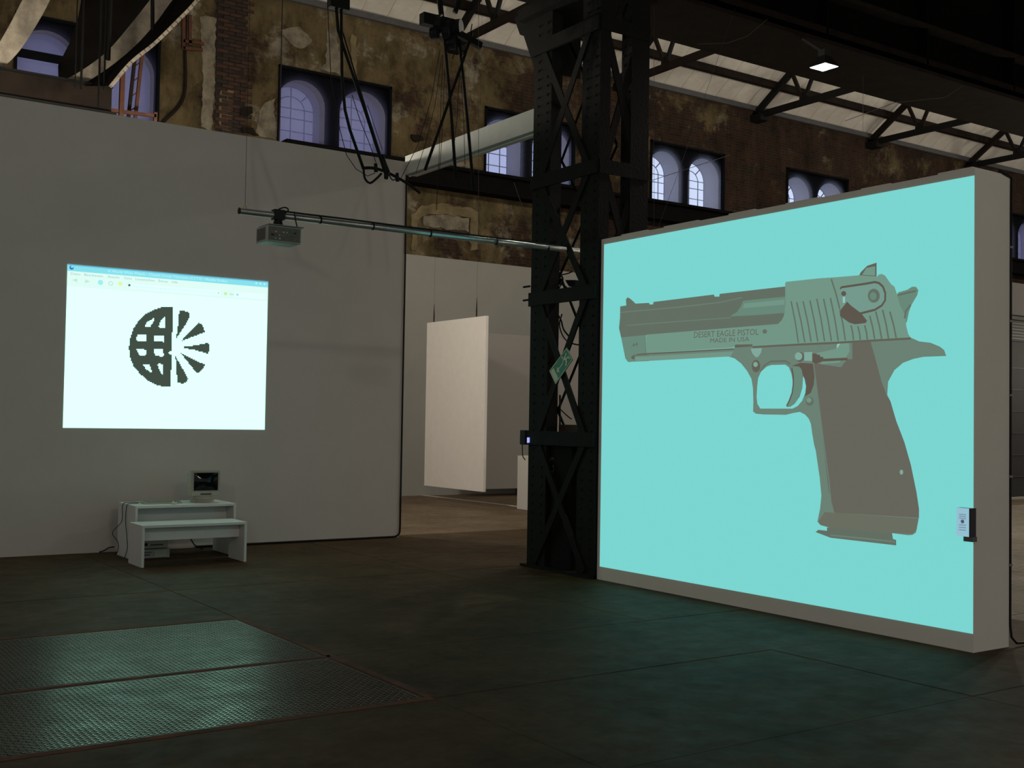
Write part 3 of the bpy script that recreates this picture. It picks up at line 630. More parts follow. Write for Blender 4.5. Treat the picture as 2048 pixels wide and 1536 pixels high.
# lettering on the slide
def wtext(s, p0, p1, hpx, M, l, parent):
    a, b = onX(p0, lay_x(l)), onX(p1, lay_x(l)); d = (b-a); ax = d.normalized(); ay = Vector((1, 0, 0)).cross(ax)
    if ay.z < 0: ay = -ay
    hm = (onX(p0, lay_x(l)) - onX((p0[0], p0[1]-hpx), lay_x(l))).length
    return text_mesh('lettering', s, a, ax, ay, d.length, hm, M, parent)
wtext('DESERT EAGLE PISTOL', S('a', (905,838))[0], S('a', (1600,805))[0], 11.5, G_LINE, 5, slide)
wtext('MADE IN USA', S('a', (1080,893))[0], S('a', (1500,875))[0], 9, G_LINE, 5, slide)
wtext('.44', S('a', (228,945))[0], S('a', (300,925))[0], 8, G_LINE, 5, PROJ)
disc('lettering_mark', S('a', (1668,770))[0], 4.5, 4.5, G_BARREL, 5)

# small leaflet box on that wall
lb = thing('leaflet_box', 'small pale info box fixed near the lower right edge of the pistol projection', 'box', (XS-0.03, 5.0, 0.95))
p_tl, p_br = onX((1913, 1015), XS-0.07), onX((1938, 1074), XS-0.07)
bm = B(); box(bm, XS-0.07, XS-0.004, p_br.y, p_tl.y, p_br.z, p_tl.z, 0); obj('housing', bm, mat('pale_box_side', (0.35, 0.38, 0.40), 0.5), lb)
bm = B(); box(bm, XS-0.0706, XS-0.0701, p_br.y, p_tl.y, p_br.z, p_tl.z); obj('projector_lit_sheet', bm, gm('sheet', (150, 196, 214)), lb)  # sheet and its marks glow in place of projector light falling on them
bm = B(); box(bm, XS-0.068, XS-0.004, p_br.y-0.012, p_br.y-0.0005, p_br.z, p_tl.z); obj('side_panel', bm, mat('dark_violet_grey', (0.035, 0.03, 0.045), 0.6), lb)
bm = B(); box(bm, XS-0.06, XS-0.004, p_br.y-0.02, p_tl.y-0.05, p_br.z-0.035, p_br.z-0.001); obj('holder', bm, mat('under_box_shade_grey', (0.12, 0.13, 0.13), 0.6), lb)  # grey block in place of the shadow beneath the box
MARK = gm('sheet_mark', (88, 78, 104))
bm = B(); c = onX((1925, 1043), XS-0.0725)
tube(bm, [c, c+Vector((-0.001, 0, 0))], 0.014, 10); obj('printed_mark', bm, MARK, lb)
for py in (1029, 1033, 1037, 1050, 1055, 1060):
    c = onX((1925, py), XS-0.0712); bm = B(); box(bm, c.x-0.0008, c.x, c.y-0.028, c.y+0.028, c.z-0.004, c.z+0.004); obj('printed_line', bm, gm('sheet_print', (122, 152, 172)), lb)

# cable along the rear edge of the big wall and the yellow cable end
pts = [Vector((7.829, 4.874, z)) for z in (3.47, 2.6, 1.8, 1.0, 0.35, 0.16)] + [Vector((7.84, 4.870, 0.07)), Vector((7.89, 4.862, 0.025)), Vector((8.0, 4.855, 0.018))]
cb = thing('edge_cable', 'black cable taped down the rear edge of the projection wall to the floor', 'cable', (7.83, 4.87, 0))
bm = B(); tube(bm, [Vector((7.68, 4.874, 3.50))] + [pts[0]] + pts, 0.009, 7); obj('lead', bm, BLACK, cb, True)
for zz in (2.95, 2.4, 1.85, 1.25, 0.6): bm = B(); box(bm, 7.816, 7.842, 4.863, 4.8795, zz-0.008, zz+0.008); obj('clip', bm, mat('grey_clip', (0.25, 0.22, 0.22), 0.6), cb)
bm = B(); tube(bm, [(7.98, 4.855, 0.02), (8.04, 4.85, 0.02), (8.5, 4.84, 0.02)], [0.014, 0.02, 0.02], 10)
tag(obj('cable_connector', bm, mat('yellow_rubber', (0.62, 0.50, 0.02), 0.5), smooth=True), 'yellow cable connector on the floor at the right edge of the picture', 'connector')

# ================================================================== LEFT PROJECTION (web browser with the logo)
LP = thing('projected_browser_picture', 'bright white projected browser window with a black half globe logo on the left wall', 'projection', (4.4, YL, 1.44))
def ly(l): return YL - 0.004 - 0.001*l
def L_(*pts): return [(100+x/3.8396, 500+y/3.8396) for x, y in pts]
def lflat(name, px, M, l):
    bm = B(); tess(bm, [onY(p, ly(l)) for p in px]); return obj(name, bm, M, LP)
def pm(name, rgb, k=1.0): return glow('browser_'+name, tuple(rgb), k, 0.10)
PW = pm('white', (236, 255, 250), 1.0)
PW.node_tree.nodes['Principled BSDF'].inputs['Emission Color'].default_value = (0.80, 1.65, 1.30, 1)   # over-exposed mint white
X0, X1, Z0, Z1 = 3.176, 5.608, 1.44, 3.313
bm = B(); box(bm, X0, X1, YL-0.003, YL-0.0005, Z0, Z1); obj('picture_field', bm, PW, LP)
def lrect(name, u0, u1, v0, v1, M, l):
    """u from left 0..1, v from top in metres"""
    bm = B(); y = ly(l); xa, xb = X0+(X1-X0)*u0, X0+(X1-X0)*u1
    bm.faces.new([bm.verts.new(p) for p in ((xa, y, Z1-v1), (xb, y, Z1-v1), (xb, y, Z1-v0), (xa, y, Z1-v0))]); return obj(name, bm, M, LP)
lrect('title_bar', 0, 1, 0, 0.075, pm('title', (132, 224, 236)), 1)
lrect('title_bar_edge', 0, 1, 0, 0.012, pm('title_edge', (92, 182, 222)), 2)
lrect('toolbar', 0, 1, 0.075, 0.255, pm('toolbar', (222, 252, 245)), 1)
lrect('address_field', 0.29, 0.745, 0.165, 0.225, PW, 2); lrect('search_field', 0.82, 0.985, 0.165, 0.225, PW, 2)
def ltext(s, u0, u1, v, h, M, l=3):
    return text_mesh('lettering', s, Vector((X0+(X1-X0)*u0, ly(l), Z1-v)), (1, 0, 0), (0, 0, 1), (X1-X0)*(u1-u0), h, M, LP)
GT = pm('menu_text', (150, 195, 180)); GT2 = pm('faint_text', (188, 226, 210))
ltext('A World Wide Watch - Closed Circuit Television (CCTV) - Mozilla Firefox', 0.185, 0.78, 0.054, 0.032, pm('title_text', (190, 245, 250)))
for s, a, b in (('Datei', 0.015, 0.058), ('Bearbeiten', 0.077, 0.163), ('Ansicht', 0.185, 0.24), ('Gehe', 0.262, 0.30), ('Lesezeichen', 0.318, 0.41), ('Extras', 0.43, 0.475), ('Hilfe', 0.495, 0.525)):
    ltext(s, a, b, 0.118, 0.028, GT)
ltext('http://national.org/cgi-bin/cctv/cgi?action=show_page', 0.305, 0.72, 0.205, 0.024, GT2)
ltext('Go', 0.795, 0.815, 0.208, 0.026, GT)
def ldisc(name, u, v, r, M, l=3):
    bm = B(); y = ly(l); cx, cz = X0+(X1-X0)*u, Z1-v
    bm.faces.new([bm.verts.new((cx+r*math.cos(2*math.pi*k/14), y, cz+r*math.sin(2*math.pi*k/14))) for k in range(14)]); return obj(name, bm, M, LP)
ldisc('window_icon', 0.018, 0.036, 0.024, pm('icon_blue', (40, 110, 190)), 3); ldisc('window_icon', 0.02, 0.026, 0.014, pm('title', (120, 222, 238)), 4)
ldisc('reload_button', 0.152, 0.18, 0.03, pm('icon_cyan', (160, 236, 245))); ldisc('stop_button', 0.20, 0.182, 0.028, pm('icon_grey', (190, 232, 220))); ldisc('stop_button', 0.20, 0.182, 0.017, pm('toolbar', (222, 252, 245)), 4)
ldisc('home_button', 0.245, 0.175, 0.025, pm('icon_yellow', (226, 244, 170))); ldisc('go_button', 0.772, 0.195, 0.02, pm('icon_green', (200, 240, 160)))
ldisc('search_icon', 0.835, 0.195, 0.016, pm('icon_cyan2', (160, 225, 225)))
def ltri(name, u, v, r, M, sgn):
    bm = B(); y = ly(3); cx, cz = X0+(X1-X0)*u, Z1-v
    bm.faces.new([bm.verts.new(p) for p in ((cx-sgn*r, y, cz), (cx+sgn*r, y, cz+r*0.8), (cx+sgn*r, y, cz-r*0.8))]); return obj(name, bm, M, LP)
ltri('back_button', 0.033, 0.178, 0.03, pm('icon_green2', (192, 236, 216)), 1); ltri('forward_button', 0.093, 0.18, 0.03, pm('icon_green2', (192, 236, 216)), -1)
bm = B(); y = ly(3); cx, cz = X0+(X1-X0)*0.289, Z1-0.185
bm.faces.new([bm.verts.new((cx+(0.022 if k % 2 == 0 else 0.010)*math.cos(math.pi/2+k*math.pi/5), y, cz+(0.022 if k % 2 == 0 else 0.010)*math.sin(math.pi/2+k*math.pi/5))) for k in range(10)]); obj('page_icon', bm, pm('icon_dark', (60, 90, 85)), LP)
ltri('dropdown_arrow', 0.733, 0.195, 0.010, pm('icon_dark2', (90, 120, 110)), 1)
for u in (0.935, 0.957, 0.98): ldisc('window_button', u, 0.035, 0.012, pm('title_text', (190, 245, 250)))
# pixelated logo, rastered on the projector's own pixel grid
def inside(p, poly):
    x, y = p; c = False; n = len(poly)
    for i in range(n):
        (x1, y1), (x2, y2) = poly[i], poly[i-1]
        if (y1 > y) != (y2 > y) and x < (x2-x1)*(y-y1)/(y2-y1)+x1: c = not c
    return c
globe = [(945,440),(860,437),(790,460),(730,495),(680,545),(640,605),(615,680),(606,745),(612,820),(640,890),(690,950),(750,1005),(820,1040),(890,1050),(927,1045)]
holes = [[(725,585),(745,555),(795,525),(795,545),(770,590)],[(835,590),(850,545),(880,510),(880,600),(855,600)],[(670,650),(742,650),(740,705),(662,695)],[(802,655),(878,658),(876,705),(800,703)],[(665,762),(738,765),(735,810),(685,808)],[(800,765),(815,758),(870,765),(872,810),(860,817),(805,812)],[(712,875),(760,875),(785,940),(770,940),(735,910)],[(825,880),(845,870),(870,885),(868,965),(850,945)],[(910,785),(925,775),(940,790),(940,800),(912,798)]]
rays = [[(992,465),(1030,468),(1065,480),(1075,505),(1050,560),(985,660),(968,680),(985,560)],[(1145,557),(1170,575),(1192,628),(1130,655),(1060,680),(1003,705),(1050,650)],[(1215,713),(1228,745),(1215,800),(1170,785),(1110,768),(1030,754),(1030,742),(1070,740),(1150,725)],[(1003,790),(1060,820),(1190,880),(1170,920),(1130,950),(1080,890)],[(963,815),(985,850),(1030,930),(1060,990),(1055,1005),(1030,1025),(977,1022),(972,940)]]
LOGO = pm('logo', (62, 76, 66), 0.85)
def raster(name, poly, cut, cell=8.5):
    bm = B(); xs2 = [p[0] for p in poly]; ys2 = [p[1] for p in poly]
    y0 = min(ys2); y = y0
    while y < max(ys2)+cell:
        x = math.floor(min(xs2)/cell)*cell; run = None
        while x < max(xs2)+2*cell:
            c = (x+cell/2, y+cell/2); on = inside(c, poly) and not any(inside(c, h) for h in cut)
            if on and run is None: run = x
            if not on and run is not None:
                q = L_((run, y), (x, y), (x, y+cell), (run, y+cell))
                bm.faces.new([bm.verts.new(onY(p, ly(2))) for p in q]); run = None
            x += cell
        y += cell
    return obj(name, bm, LOGO, LP)
raster('logo_half_globe', globe, holes)
for r_ in rays: raster('logo_ray', r_, [])

# ================================================================== PIPE AND PROJECTOR
pa, pb = onY((478, 427), 9.7), Vector((7.52, 9.7, 3.44))
pipe = thing('boom_pipe', 'long galvanised pipe reaching from the column out to the projector', 'pipe', tuple(pb))
bm = B(); tube(bm, [(pa.x, 9.7, 3.425), pb], 0.029, 14); obj('pipe_tube', bm, GALV, pipe, True)
for px in (860, 992, 1095, 745, 640):
    c = onY((px, 430+(px-478)*0.107), 9.7); bm = B(); tube(bm, [(c.x-0.008, 9.7, 3.43), (c.x+0.008, 9.7, 3.43)], 0.033, 12); obj('cable_tie', bm, BLACK, pipe)
bm = B(); tube(bm, [(pa.x-0.002, 9.7, 3.425), (pa.x+0.004, 9.7, 3.425)], 0.030, 14); obj('end_cap', bm, BLACK, pipe)
c = onY((490, 420), 9.7); bm = B(); tube(bm, [(c.x, 9.7, 3.42), (c.x, 9.7, 3.475)], 0.012, 6); obj('wire_clamp', bm, mat('brass', (0.3, 0.24, 0.1), 0.4, 0.6), pipe)
bm = B(); tube(bm, [(c.x, 9.7, 3.46), (c.x, 9.7, 6.25)], 0.0018, 5); tag(obj('suspension_wire', bm, ROPE), 'thin vertical wire holding the free end of the projector pipe', 'wire')
bm = B(); px_ = [(onY((x_, 0), 9.7).x) for x_ in (560, 620, 700, 800, 900, 1000, 1100)]
tube(bm, smooth_pts([(X_, 9.69+0.006*((i % 2)*2-1), 3.468) for i, X_ in enumerate(px_)] + [(7.5, 9.7, 3.465)], 5), 0.009, 6)
tag(obj('power_lead', bm, BLACK, smooth=True), 'black lead lying along the top of the projector pipe', 'cable')
pj0, pj1 = onY((534, 445), 9.55), onY((603, 488), 9.55)
pr = thing('video_projector', 'ceiling style video projector hanging under the pipe in front of the left wall', 'projector', ((pj0.x+pj1.x)/2, 9.7, pj1.z))
PJ = mat('projector_grey', (0.34, 0.34, 0.30), 0.5)
x0, x1, zt, zb = pj0.x, pj1.x, pj0.z-0.015, pj1.z-0.005
bm = boxb(x0, x1, 9.55, 9.80, zb, zt, 0.012); obj('body', bm, PJ, pr)
bm = B(); box(bm, x0+0.015, x1-0.015, 9.547, 9.551, zb+0.012, zt-0.012); rp = obj('rear_panel', bm, mat('projector_panel', (0.10, 0.10, 0.085), 0.5, noise=0.3, nscale=30), pr)
for k in range(7):
    for rrow in range(3):
        if random.random() < 0.75:
            cx = x0+0.04+k*0.036; cz = zb+0.025+rrow*0.03
            bm = B(); box(bm, cx, cx+random.choice((0.012, 0.02, 0.026)), 9.5455, 9.547, cz, cz+0.014)
            obj('socket', bm, random.choice([BLACK, DGREY, mat('socket_pale', (0.3, 0.3, 0.26), 0.5), mat('socket_rust', (0.25, 0.08, 0.02), 0.5)]), rp)
bm = B()
for k in range(9): box(bm, x0-0.002, x0+0.0005, 9.585+k*0.022, 9.597+k*0.022, zb+0.02, zt-0.02)
obj('side_vents', bm, DGREY, pr)
bm = B(); tube(bm, [((x0+x1)/2+0.02, 9.80, (zb+zt)/2), ((x0+x1)/2+0.02, 9.825, (zb+zt)/2)], [0.04, 0.036], 16); obj('lens', bm, BLACK, pr)
bm = B(); box(bm, x0+0.02, x1+0.02, 9.545, 9.79, zt+0.002, zt+0.010); obj('mount_plate', bm, mat('mount_green_grey', (0.14, 0.18, 0.16), 0.5), pr)
cxm = (x0+x1)/2
bm = B(); tube(bm, [(cxm, 9.7, zt+0.01), (cxm, 9.7, 3.40)], [0.05, 0.032], 10); box(bm, cxm-0.05, cxm+0.05, 9.66, 9.74, 3.385, 3.475); obj('mount_bracket', bm, BLACK, pr)
bm = B(); c = onY((588, 432), 9.66); tube(bm, smooth_pts([(c.x, 9.66, 3.47), (c.x+0.01, 9.64, 3.38), (c.x+0.02, 9.60, zt-0.03)]), 0.006, 5); obj('safety_strap', bm, BLACK, pr)
bm = B(); tube(bm, smooth_pts([onY(p, 9.68) for p in ((545,428),(555,420),(568,415),(576,418),(574,424),(562,428))]), 0.007, 6); tag(obj('coiled_lead', bm, BLACK, smooth=True), 'loop of black cable on top of the pipe above the projector', 'cable')

# ================================================================== DESK, BENCH, COMPUTER
dk = thing('low_desk', 'low white laminate desk against the left wall carrying the monitor', 'desk', (4.32, 13.0, 0))
dx0, dx1, dy0, dy1, dz = 3.735, 4.885, 12.68, 13.34, 0.60; th = 0.028
for n_, a in (('side_panel', (dx0, dx0+th, dy0, dy1, 0, dz-th)), ('side_panel', (dx1-th, dx1, dy0, dy1, 0, dz-th)), ('desk_top', (dx0, dx1, dy0, dy1, dz-th, dz)), ('back_panel', (dx0+th, dx1-th, dy0+0.24, dy0+0.24+0.02, 0.33, dz-th))):
    obj(n_, boxb(*a, 0.002), LAM, dk)
bn = thing('low_bench', 'low white laminate bench pulled up in front of the desk', 'bench', (4.21, 12.35, 0))
bx0, bx1, by0, by1, bz = 3.635, 4.785, 12.08, 12.55, 0.44
for n_, a in (('side_panel', (bx0, bx0+th, by0, by1, 0, bz-th)), ('side_panel', (bx1-th, bx1, by0, by1, 0, bz-th)), ('seat_board', (bx0, bx1, by0, by1, bz-th, bz)), ('apron', (bx0+th, bx1-th, by0+0.16, by0+0.18, bz-th-0.150, bz-th))):
    obj(n_, boxb(*a, 0.002), LAM, bn)

# crt monitor
mo = thing('crt_monitor', 'beige tube monitor with dark screen standing on the white desk', 'monitor', (4.70, 12.98, dz))
mx0, mx1, my = 4.475, 4.81, 12.92
q0, q1 = onY((383, 941), my), onY((440, 991), my); mx0, mx1, mz1, mz0 = q0.x, q1.x, q0.z, q1.z
bm = B()
def ring(y, xa, xb, za, zb): return [bm.verts.new(p) for p in ((xa, y, za), (xb, y, za), (xb, y, zb), (xa, y, zb))]
r1 = ring(my, mx0, mx1, mz0, mz1); r2 = ring(my+0.10, mx0+0.005, mx1-0.005, mz0+0.005, mz1-0.005); r3 = ring(my+0.32, mx0+0.06, mx1-0.06, mz0+0.06, mz1-0.05)
for a, b in ((r1, r2), (r2, r3)):
    for k in range(4): bm.faces.new((a[k], a[(k+1) % 4], b[(k+1) % 4], b[k]))
bm.faces.new(r1[::-1]); bm.faces.new(r3)
bmesh.ops.bevel(bm, geom=bm.edges[:], offset=0.008, segments=2, affect='EDGES')
shell = obj('housing', bm, BEIGE, mo)
bm = B(); w_ = mx1-mx0
n = 8; sx0, sx1, sz0, sz1 = mx0+0.03, mx1-0.03, mz0+0.062, mz1-0.028
grid = [[bm.verts.new((sx0+(sx1-sx0)*i/n, my-0.002-0.034*(1-((i/n-.5)*2)**2)*(1-((j/n-.5)*2)**2), sz0+(sz1-sz0)*j/n)) for i in range(n+1)] for j in range(n+1)]
for j in range(n):
    for i in range(n): bm.faces.new((grid[j][i], grid[j][i+1], grid[j+1][i+1], grid[j+1][i]))
obj('screen_glass', bm, mat('dark_screen_glass', (0.004, 0.005, 0.007), 0.12, spec=0.25), mo, True)
bm = B(); cxm = (mx0+mx1)/2
for (xa, xb, za, zb) in ((sx0-0.008, sx1+0.008, sz1, sz1+0.008), (sx0-0.008, sx1+0.008, sz0-0.008, sz0), (sx0-0.008, sx0, sz0, sz1), (sx1, sx1+0.008, sz0, sz1)): box(bm, xa, xb, my-0.006, my-0.001, za, zb)
obj('bezel', bm, mat('beige_shadow_plastic', (0.30, 0.29, 0.24), 0.5), shell)
bm = B(); lathe(bm, cxm, my+0.12, [(0.125, dz), (0.14, dz+0.012), (0.13, dz+0.024), (0.10, dz+0.032), (0.11, mz0+0.02)], 24); obj('swivel_base', bm, BEIGE, mo)
bm = B(); box(bm, cxm-0.06, cxm+0.07, my-0.0015, my+0.004, mz0+0.012, mz0+0.03); obj('control_strip', bm, DGREY, shell)
# keyboard and mouse
kb0, kb1 = onZ((272, 1007), dz), onZ((351, 1004), dz)
kb = thing('keyboard', 'beige computer keyboard lying on the left half of the desk', 'keyboard', (4.07, 12.97, dz))
kx0, kx1, ky0, ky1 = 3.90, 4.32, 12.88, 13.05
bm = B(); prism(bm, [(kx0, ky0, dz), (kx0, ky1, dz), (kx0, ky1, dz+0.035), (kx0, ky0, dz+0.018)], (kx1-kx0, 0, 0)); obj('case', bm, BEIGE, kb)
KEY = mat('keycap', (0.33, 0.32, 0.26), 0.5); kme = boxb(0, 0.019, 0, 0.019, 0, 0.008, 0.002); km = bpy.data.meshes.new('key'); kme.to_mesh(km); kme.free(); km.materials.append(KEY)
for r_ in range(5):
    for k in range(18):
        o = link(bpy.data.objects.new('key', km), kb); yk = ky0+0.012+r_*0.031
        o.location = Vector((kx0+0.012+k*0.0222, yk, dz+0.019+(yk-ky0)*0.1)) - Vector(kb.location)
ms = thing('computer_mouse', 'small pale computer mouse in front of the keyboard', 'mouse', (4.20, 12.80, dz))
bm = B(); bmesh.ops.create_uvsphere(bm, u_segments=14, v_segments=8, radius=0.5)
for v in bm.verts: v.co = Vector((4.20+v.co.x*0.062, 12.80+v.co.y*0.105, dz+max(0, v.co.z)*0.07))
obj('shell', bm, mat('pale_mouse_plastic', (0.55, 0.58, 0.50), 0.4), ms, True)
bm = B(); box(bm, 4.1985, 4.2015, 12.755, 12.79, dz+0.024, dz+0.036); obj('button_gap', bm, DGREY, ms)
# two desktop computers stacked under the desk
def pc(label, z0, x0, x1, col_, drives):
    t = thing('desktop_computer', label, 'computer', ((x0+x1)/2, 13.0, z0), 'computers stacked under the desk')
    obj('case', boxb(x0, x1, 12.86, 13.24, z0, z0+0.098, 0.004), col_, t)
    bm = B(); box(bm, x0+0.008, x1-0.008, 12.853, 12.86, z0+0.008, z0+0.09); f = obj('front_panel', bm, mat('pc_front', (0.34, 0.335, 0.29), 0.5), t)
    for (a, b, c, d, M) in drives:
        bm = B(); box(bm, x0+a, x0+b, 12.850, 12.853, z0+c, z0+d); obj('drive_bay', bm, M, f)
    return t
pc('lower beige desktop computer on the floor under the desk', 0.0, 3.86, 4.185, BEIGE, [(0.02,0.12,0.062,0.070,DGREY),(0.02,0.10,0.03,0.045,mat('violet_label', (0.10, 0.08, 0.22), 0.5)),(0.15,0.29,0.02,0.08,mat('pc_front_pale', (0.42, 0.42, 0.36), 0.5))])
pc('upper grey desktop computer stacked on the beige one under the desk', 0.105, 3.845, 4.16, mat('grey_pc_case', (0.22, 0.22, 0.20), 0.5), [(0.05,0.085,0.035,0.065,BLACK),(0.12,0.26,0.035,0.05,DGREY)])
# desk cables
cable('mouse_cable', [(3.93,13.1,dz+0.006),(3.80,13.15,dz+0.006),(3.722,13.12,0.585),(3.715,13.12,0.40),(3.64,13.2,0.27),(3.70,13.2,0.16),(3.71,13.22,0.06),(3.68,13.24,0.006)], 0.004, 'thin dark cable drooping over the left side of the desk in a wide bend', BLACK)
cable('keyboard_cable', [(3.86,13.0,dz+0.006),(3.76,12.98,dz+0.006),(3.725,12.98,0.575),(3.722,12.99,0.40),(3.70,12.85,0.25),(3.705,12.84,0.12),(3.71,12.95,0.008)], 0.004, 'thin dark cable hanging close to the left desk side panel', BLACK)
cable('monitor_cable', [(4.79,13.2,dz+0.006),(4.90,13.22,0.55),(4.915,13.2,0.47),(4.91,13.25,0.30),(4.91,13.30,0.006)], 0.008, 'dark cable looping down behind the right end of the desk', BLACK)
cable('floor_cable', [(4.05,13.28,0.05),(4.35,13.42,0.20),(4.55,13.44,0.22),(4.66,13.4,0.06),(4.75,13.35,0.012)], 0.008, 'dark cable slanting to the floor under the desk', BLACK)
cable('wall_cable', [(3.60,13.58,0.012),(3.65,13.56,0.03),(3.70,13.55,0.06),(3.76,13.54,0.07)], 0.008, 'short dark cable rising from the floor left of the desk', BLACK)
bm = B(); tube(bm, [Vector((x_, YL-0.014, 0.014)) for x_ in (4.75, 5.6, 6.4, 7.2, 7.48)] + smooth_pts([(7.52, YL-0.014, 0.02), (7.565, YL-0.014, 0.06), (7.572, YL-0.014, 0.16)], 4) + [Vector((7.572, YL-0.014, z_)) for z_ in (0.6, 1.6, 2.6, 3.6, 4.6, 4.9)], 0.013, 6)
tag(obj('wall_edge_cable', bm, BLACK, smooth=True), 'black cable running down the right edge of the left wall and along its foot', 'cable')

# ================================================================== HEADER BEAM AND BACK ROOM
bm = B(); box(bm, 7.56, 7.75, 10.60, YL+0.02, 4.945, 5.20)
tag(obj('header_beam', bm, mat('pale_grey_header', (0.52, 0.53, 0.50), 0.8, noise=0.1)), 'pale boxed beam bridging from the lattice column to the left wall top', 'beam')
bm = B(); tube(bm, [(7.62, 10.60, 4.93), (7.62, YL, 4.93)], 0.012, 6); tag(obj('header_rail', bm, GALV), 'thin pale rail fixed under the bridging header beam', 'rail')
# hanging white panel
XP = 11.47
n_, f_ = onX((966, 983), XP), onX((848, 972), XP); nt_, ft_ = onX((968, 630), XP), onX((850, 648), XP)
PANEL = mat('bright_white_panel', (0.86, 0.81, 0.77), 0.8, noise=0.04)
hp = thing('hanging_display_board', 'bright white panel hung on wires above the floor in the back room', 'panel', (XP, 18.6, n_.z))
obj('board', boxb(XP, XP+0.06, n_.y, f_.y, (n_.z+f_.z)/2, (nt_.z+ft_.z)/2, 0.004), PANEL, hp)
for px in (868, 953):
    c = onX((px, 640), XP+0.03); bm = B(); tube(bm, [(c.x, c.y, (nt_.z+ft_.z)/2), (c.x, c.y, (nt_.z+ft_.z)/2+0.12), (c.x, c.y, (nt_.z+ft_.z)/2+0.36)], [0.012, 0.014, 0.004], 6); obj('suspension_fitting', bm, BLACK, hp)
    bm = B(); tube(bm, [(c.x, c.y, (nt_.z+ft_.z)/2+0.36), (c.x, c.y, roof_z(c.y)+0.01)], 0.0015, 4); obj('wire', bm, ROPE, hp)
# grey panel behind
YP = 20.2
tl, br2 = onY((971, 666), YP), onY((1066, 976), YP)
gp = tag(obj('grey_display_board', boxb(tl.x, tl.x+3.4, YP, YP+0.06, br2.z, tl.z, 0.004), mat('mid_grey_panel', (0.30, 0.28, 0.26), 0.85)), 'grey hanging panel behind the bright white panel in the back room', 'panel')
bm = B(); box(bm, tl.x+0.9, tl.x+1.1, YP-0.02, YP+0.08, 0.0, br2.z-0.001); tag(obj('panel_foot', bm, BLACK), 'small black foot under the grey panel in the back room', 'foot')
tag(obj('plinth', boxb(11.94, 12.5, 16.72, 17.15, 0, 0.97, 0.004), WHITE), 'white plinth peeking out left of the lattice column', 'plinth')
a, b = onZ((845, 991)), onZ((1036, 1014)); bm = B(); bar(bm, a+Vector((0, 0, 0.008)), b+Vector((0, 0, 0.008)), 0.05, 0.014)
tag(obj('floor_trunking', bm, mat('pale_strip', (0.5, 0.46, 0.4), 0.6)), 'pale cable strip lying across the floor of the back room', 'strip')

# far machine seen past the right edge
mc = thing('switchgear_cabinet', 'dark louvred machine cabinet glimpsed past the right edge of the projection wall', 'cabinet', (25.5, 15.6, 0))
obj('body', boxb(24.1, 27.5, 15.1, 16.4, 0.05, 3.62, 0.01), mat('cabinet_dark_grey', (0.014, 0.014, 0.014), 0.7, noise=0.3), mc)
obj('upper_box', boxb(24.12, 27.0, 15.2, 16.2, 4.24, 5.0, 0.01), mat('pale_box', (0.16, 0.15, 0.14), 0.8), mc)
obj('shelf', boxb(24.05, 27.5, 15.05, 16.45, 4.12, 4.2, 0.005), mat('shelf_dark', (0.10, 0.10, 0.09), 0.8), mc)
obj('louvre_panel', boxb(24.15, 26.0, 15.12, 16.2, 3.63, 4.11, 0.005), mat('louvre_grey', (0.07, 0.07, 0.065), 0.7), mc)
for k in range(6): bm = B(); box(bm, 24.2, 25.9, 15.09, 15.12, 3.68+k*0.07, 3.70+k*0.07); obj('louvre_slat', bm, mat('slat_pale', (0.22, 0.22, 0.20), 0.6), mc)
for k in range(6): bm = B(); box(bm, 24.11, 27.4, 15.085, 15.105, 0.5+k*0.5, 0.515+k*0.5); obj('seam_strip', bm, mat('slat_dim', (0.05, 0.05, 0.046), 0.6), mc)
bm = B(); box(bm, 24.0, 27.6, 15.0, 15.08, 0, 0.05); obj('kerb', bm, mat('pale_kerb', (0.4, 0.38, 0.34), 0.8), mc)

# ================================================================== LAMP ON THE GIRDER
LAMPH = mat('lamp_housing', (0.008, 0.008, 0.008), 0.6)
LGLASS = glow('lamp_glass', (255, 255, 250), 14.0)
def bay_lamp(x, y, z, label, energy, vis=True):
    t = thing('high_bay_lamp', label, 'lamp', (x, y, z), None)
    bm = B(); h = 0.125
    r1 = [bm.verts.new((x+a*h, y+b*h, z)) for a, b in ((-1,-1),(1,-1),(1,1),(-1,1))]; r2 = [bm.verts.new((x+a*0.06, y+b*0.06, z+0.12)) for a, b in ((-1,-1),(1,-1),(1,1),(-1,1))]
    for k in range(4): bm.faces.new((r1[k], r1[(k+1) % 4], r2[(k+1) % 4], r2[k]))
    bm.faces.new(r2); bm.faces.new(r1[::-1]); obj('reflector', bm, LAMPH, t)
    n = 8; bm = B()
    g_ = [[bm.verts.new((x-0.115+0.23*i/n, y-0.115+0.23*j/n, z-0.002-0.03*math.cos((i/n-.5)*math.pi)*math.cos((j/n-.5)*math.pi))) for i in range(n+1)] for j in range(n+1)]
    for j in range(n):
        for i in range(n): bm.faces.new((g_[j][i], g_[j][i+1], g_[j+1][i+1], g_[j+1][i]))
    obj('glass', bm, LGLASS, t, True)
    bm = B(); box(bm, x-0.05, x+0.05, y-0.05, y+0.05, z+0.12, z+0.2); bar(bm, (x, y, z+0.17), (x, 9.25, 6.24), 0.03, 0.03); obj('ballast_bracket', bm, LAMPH, t)
    ld = bpy.data.lights.new('lamp_light', 'AREA'); ld.shape = 'SQUARE'; ld.size = 0.22; ld.energy = energy; ld.color = (1.0, 0.93, 0.82)
    lo = bpy.data.objects.new('lamp_light', ld); C.objects.link(lo); lo.parent = t; lo.location = (0, 0, -0.06)
    return t
lc = onZ((1648, 134), 5.82)
bay_lamp(lc.x, lc.y, 5.82, 'lit square lamp glowing white under the dark crane girder', 40)
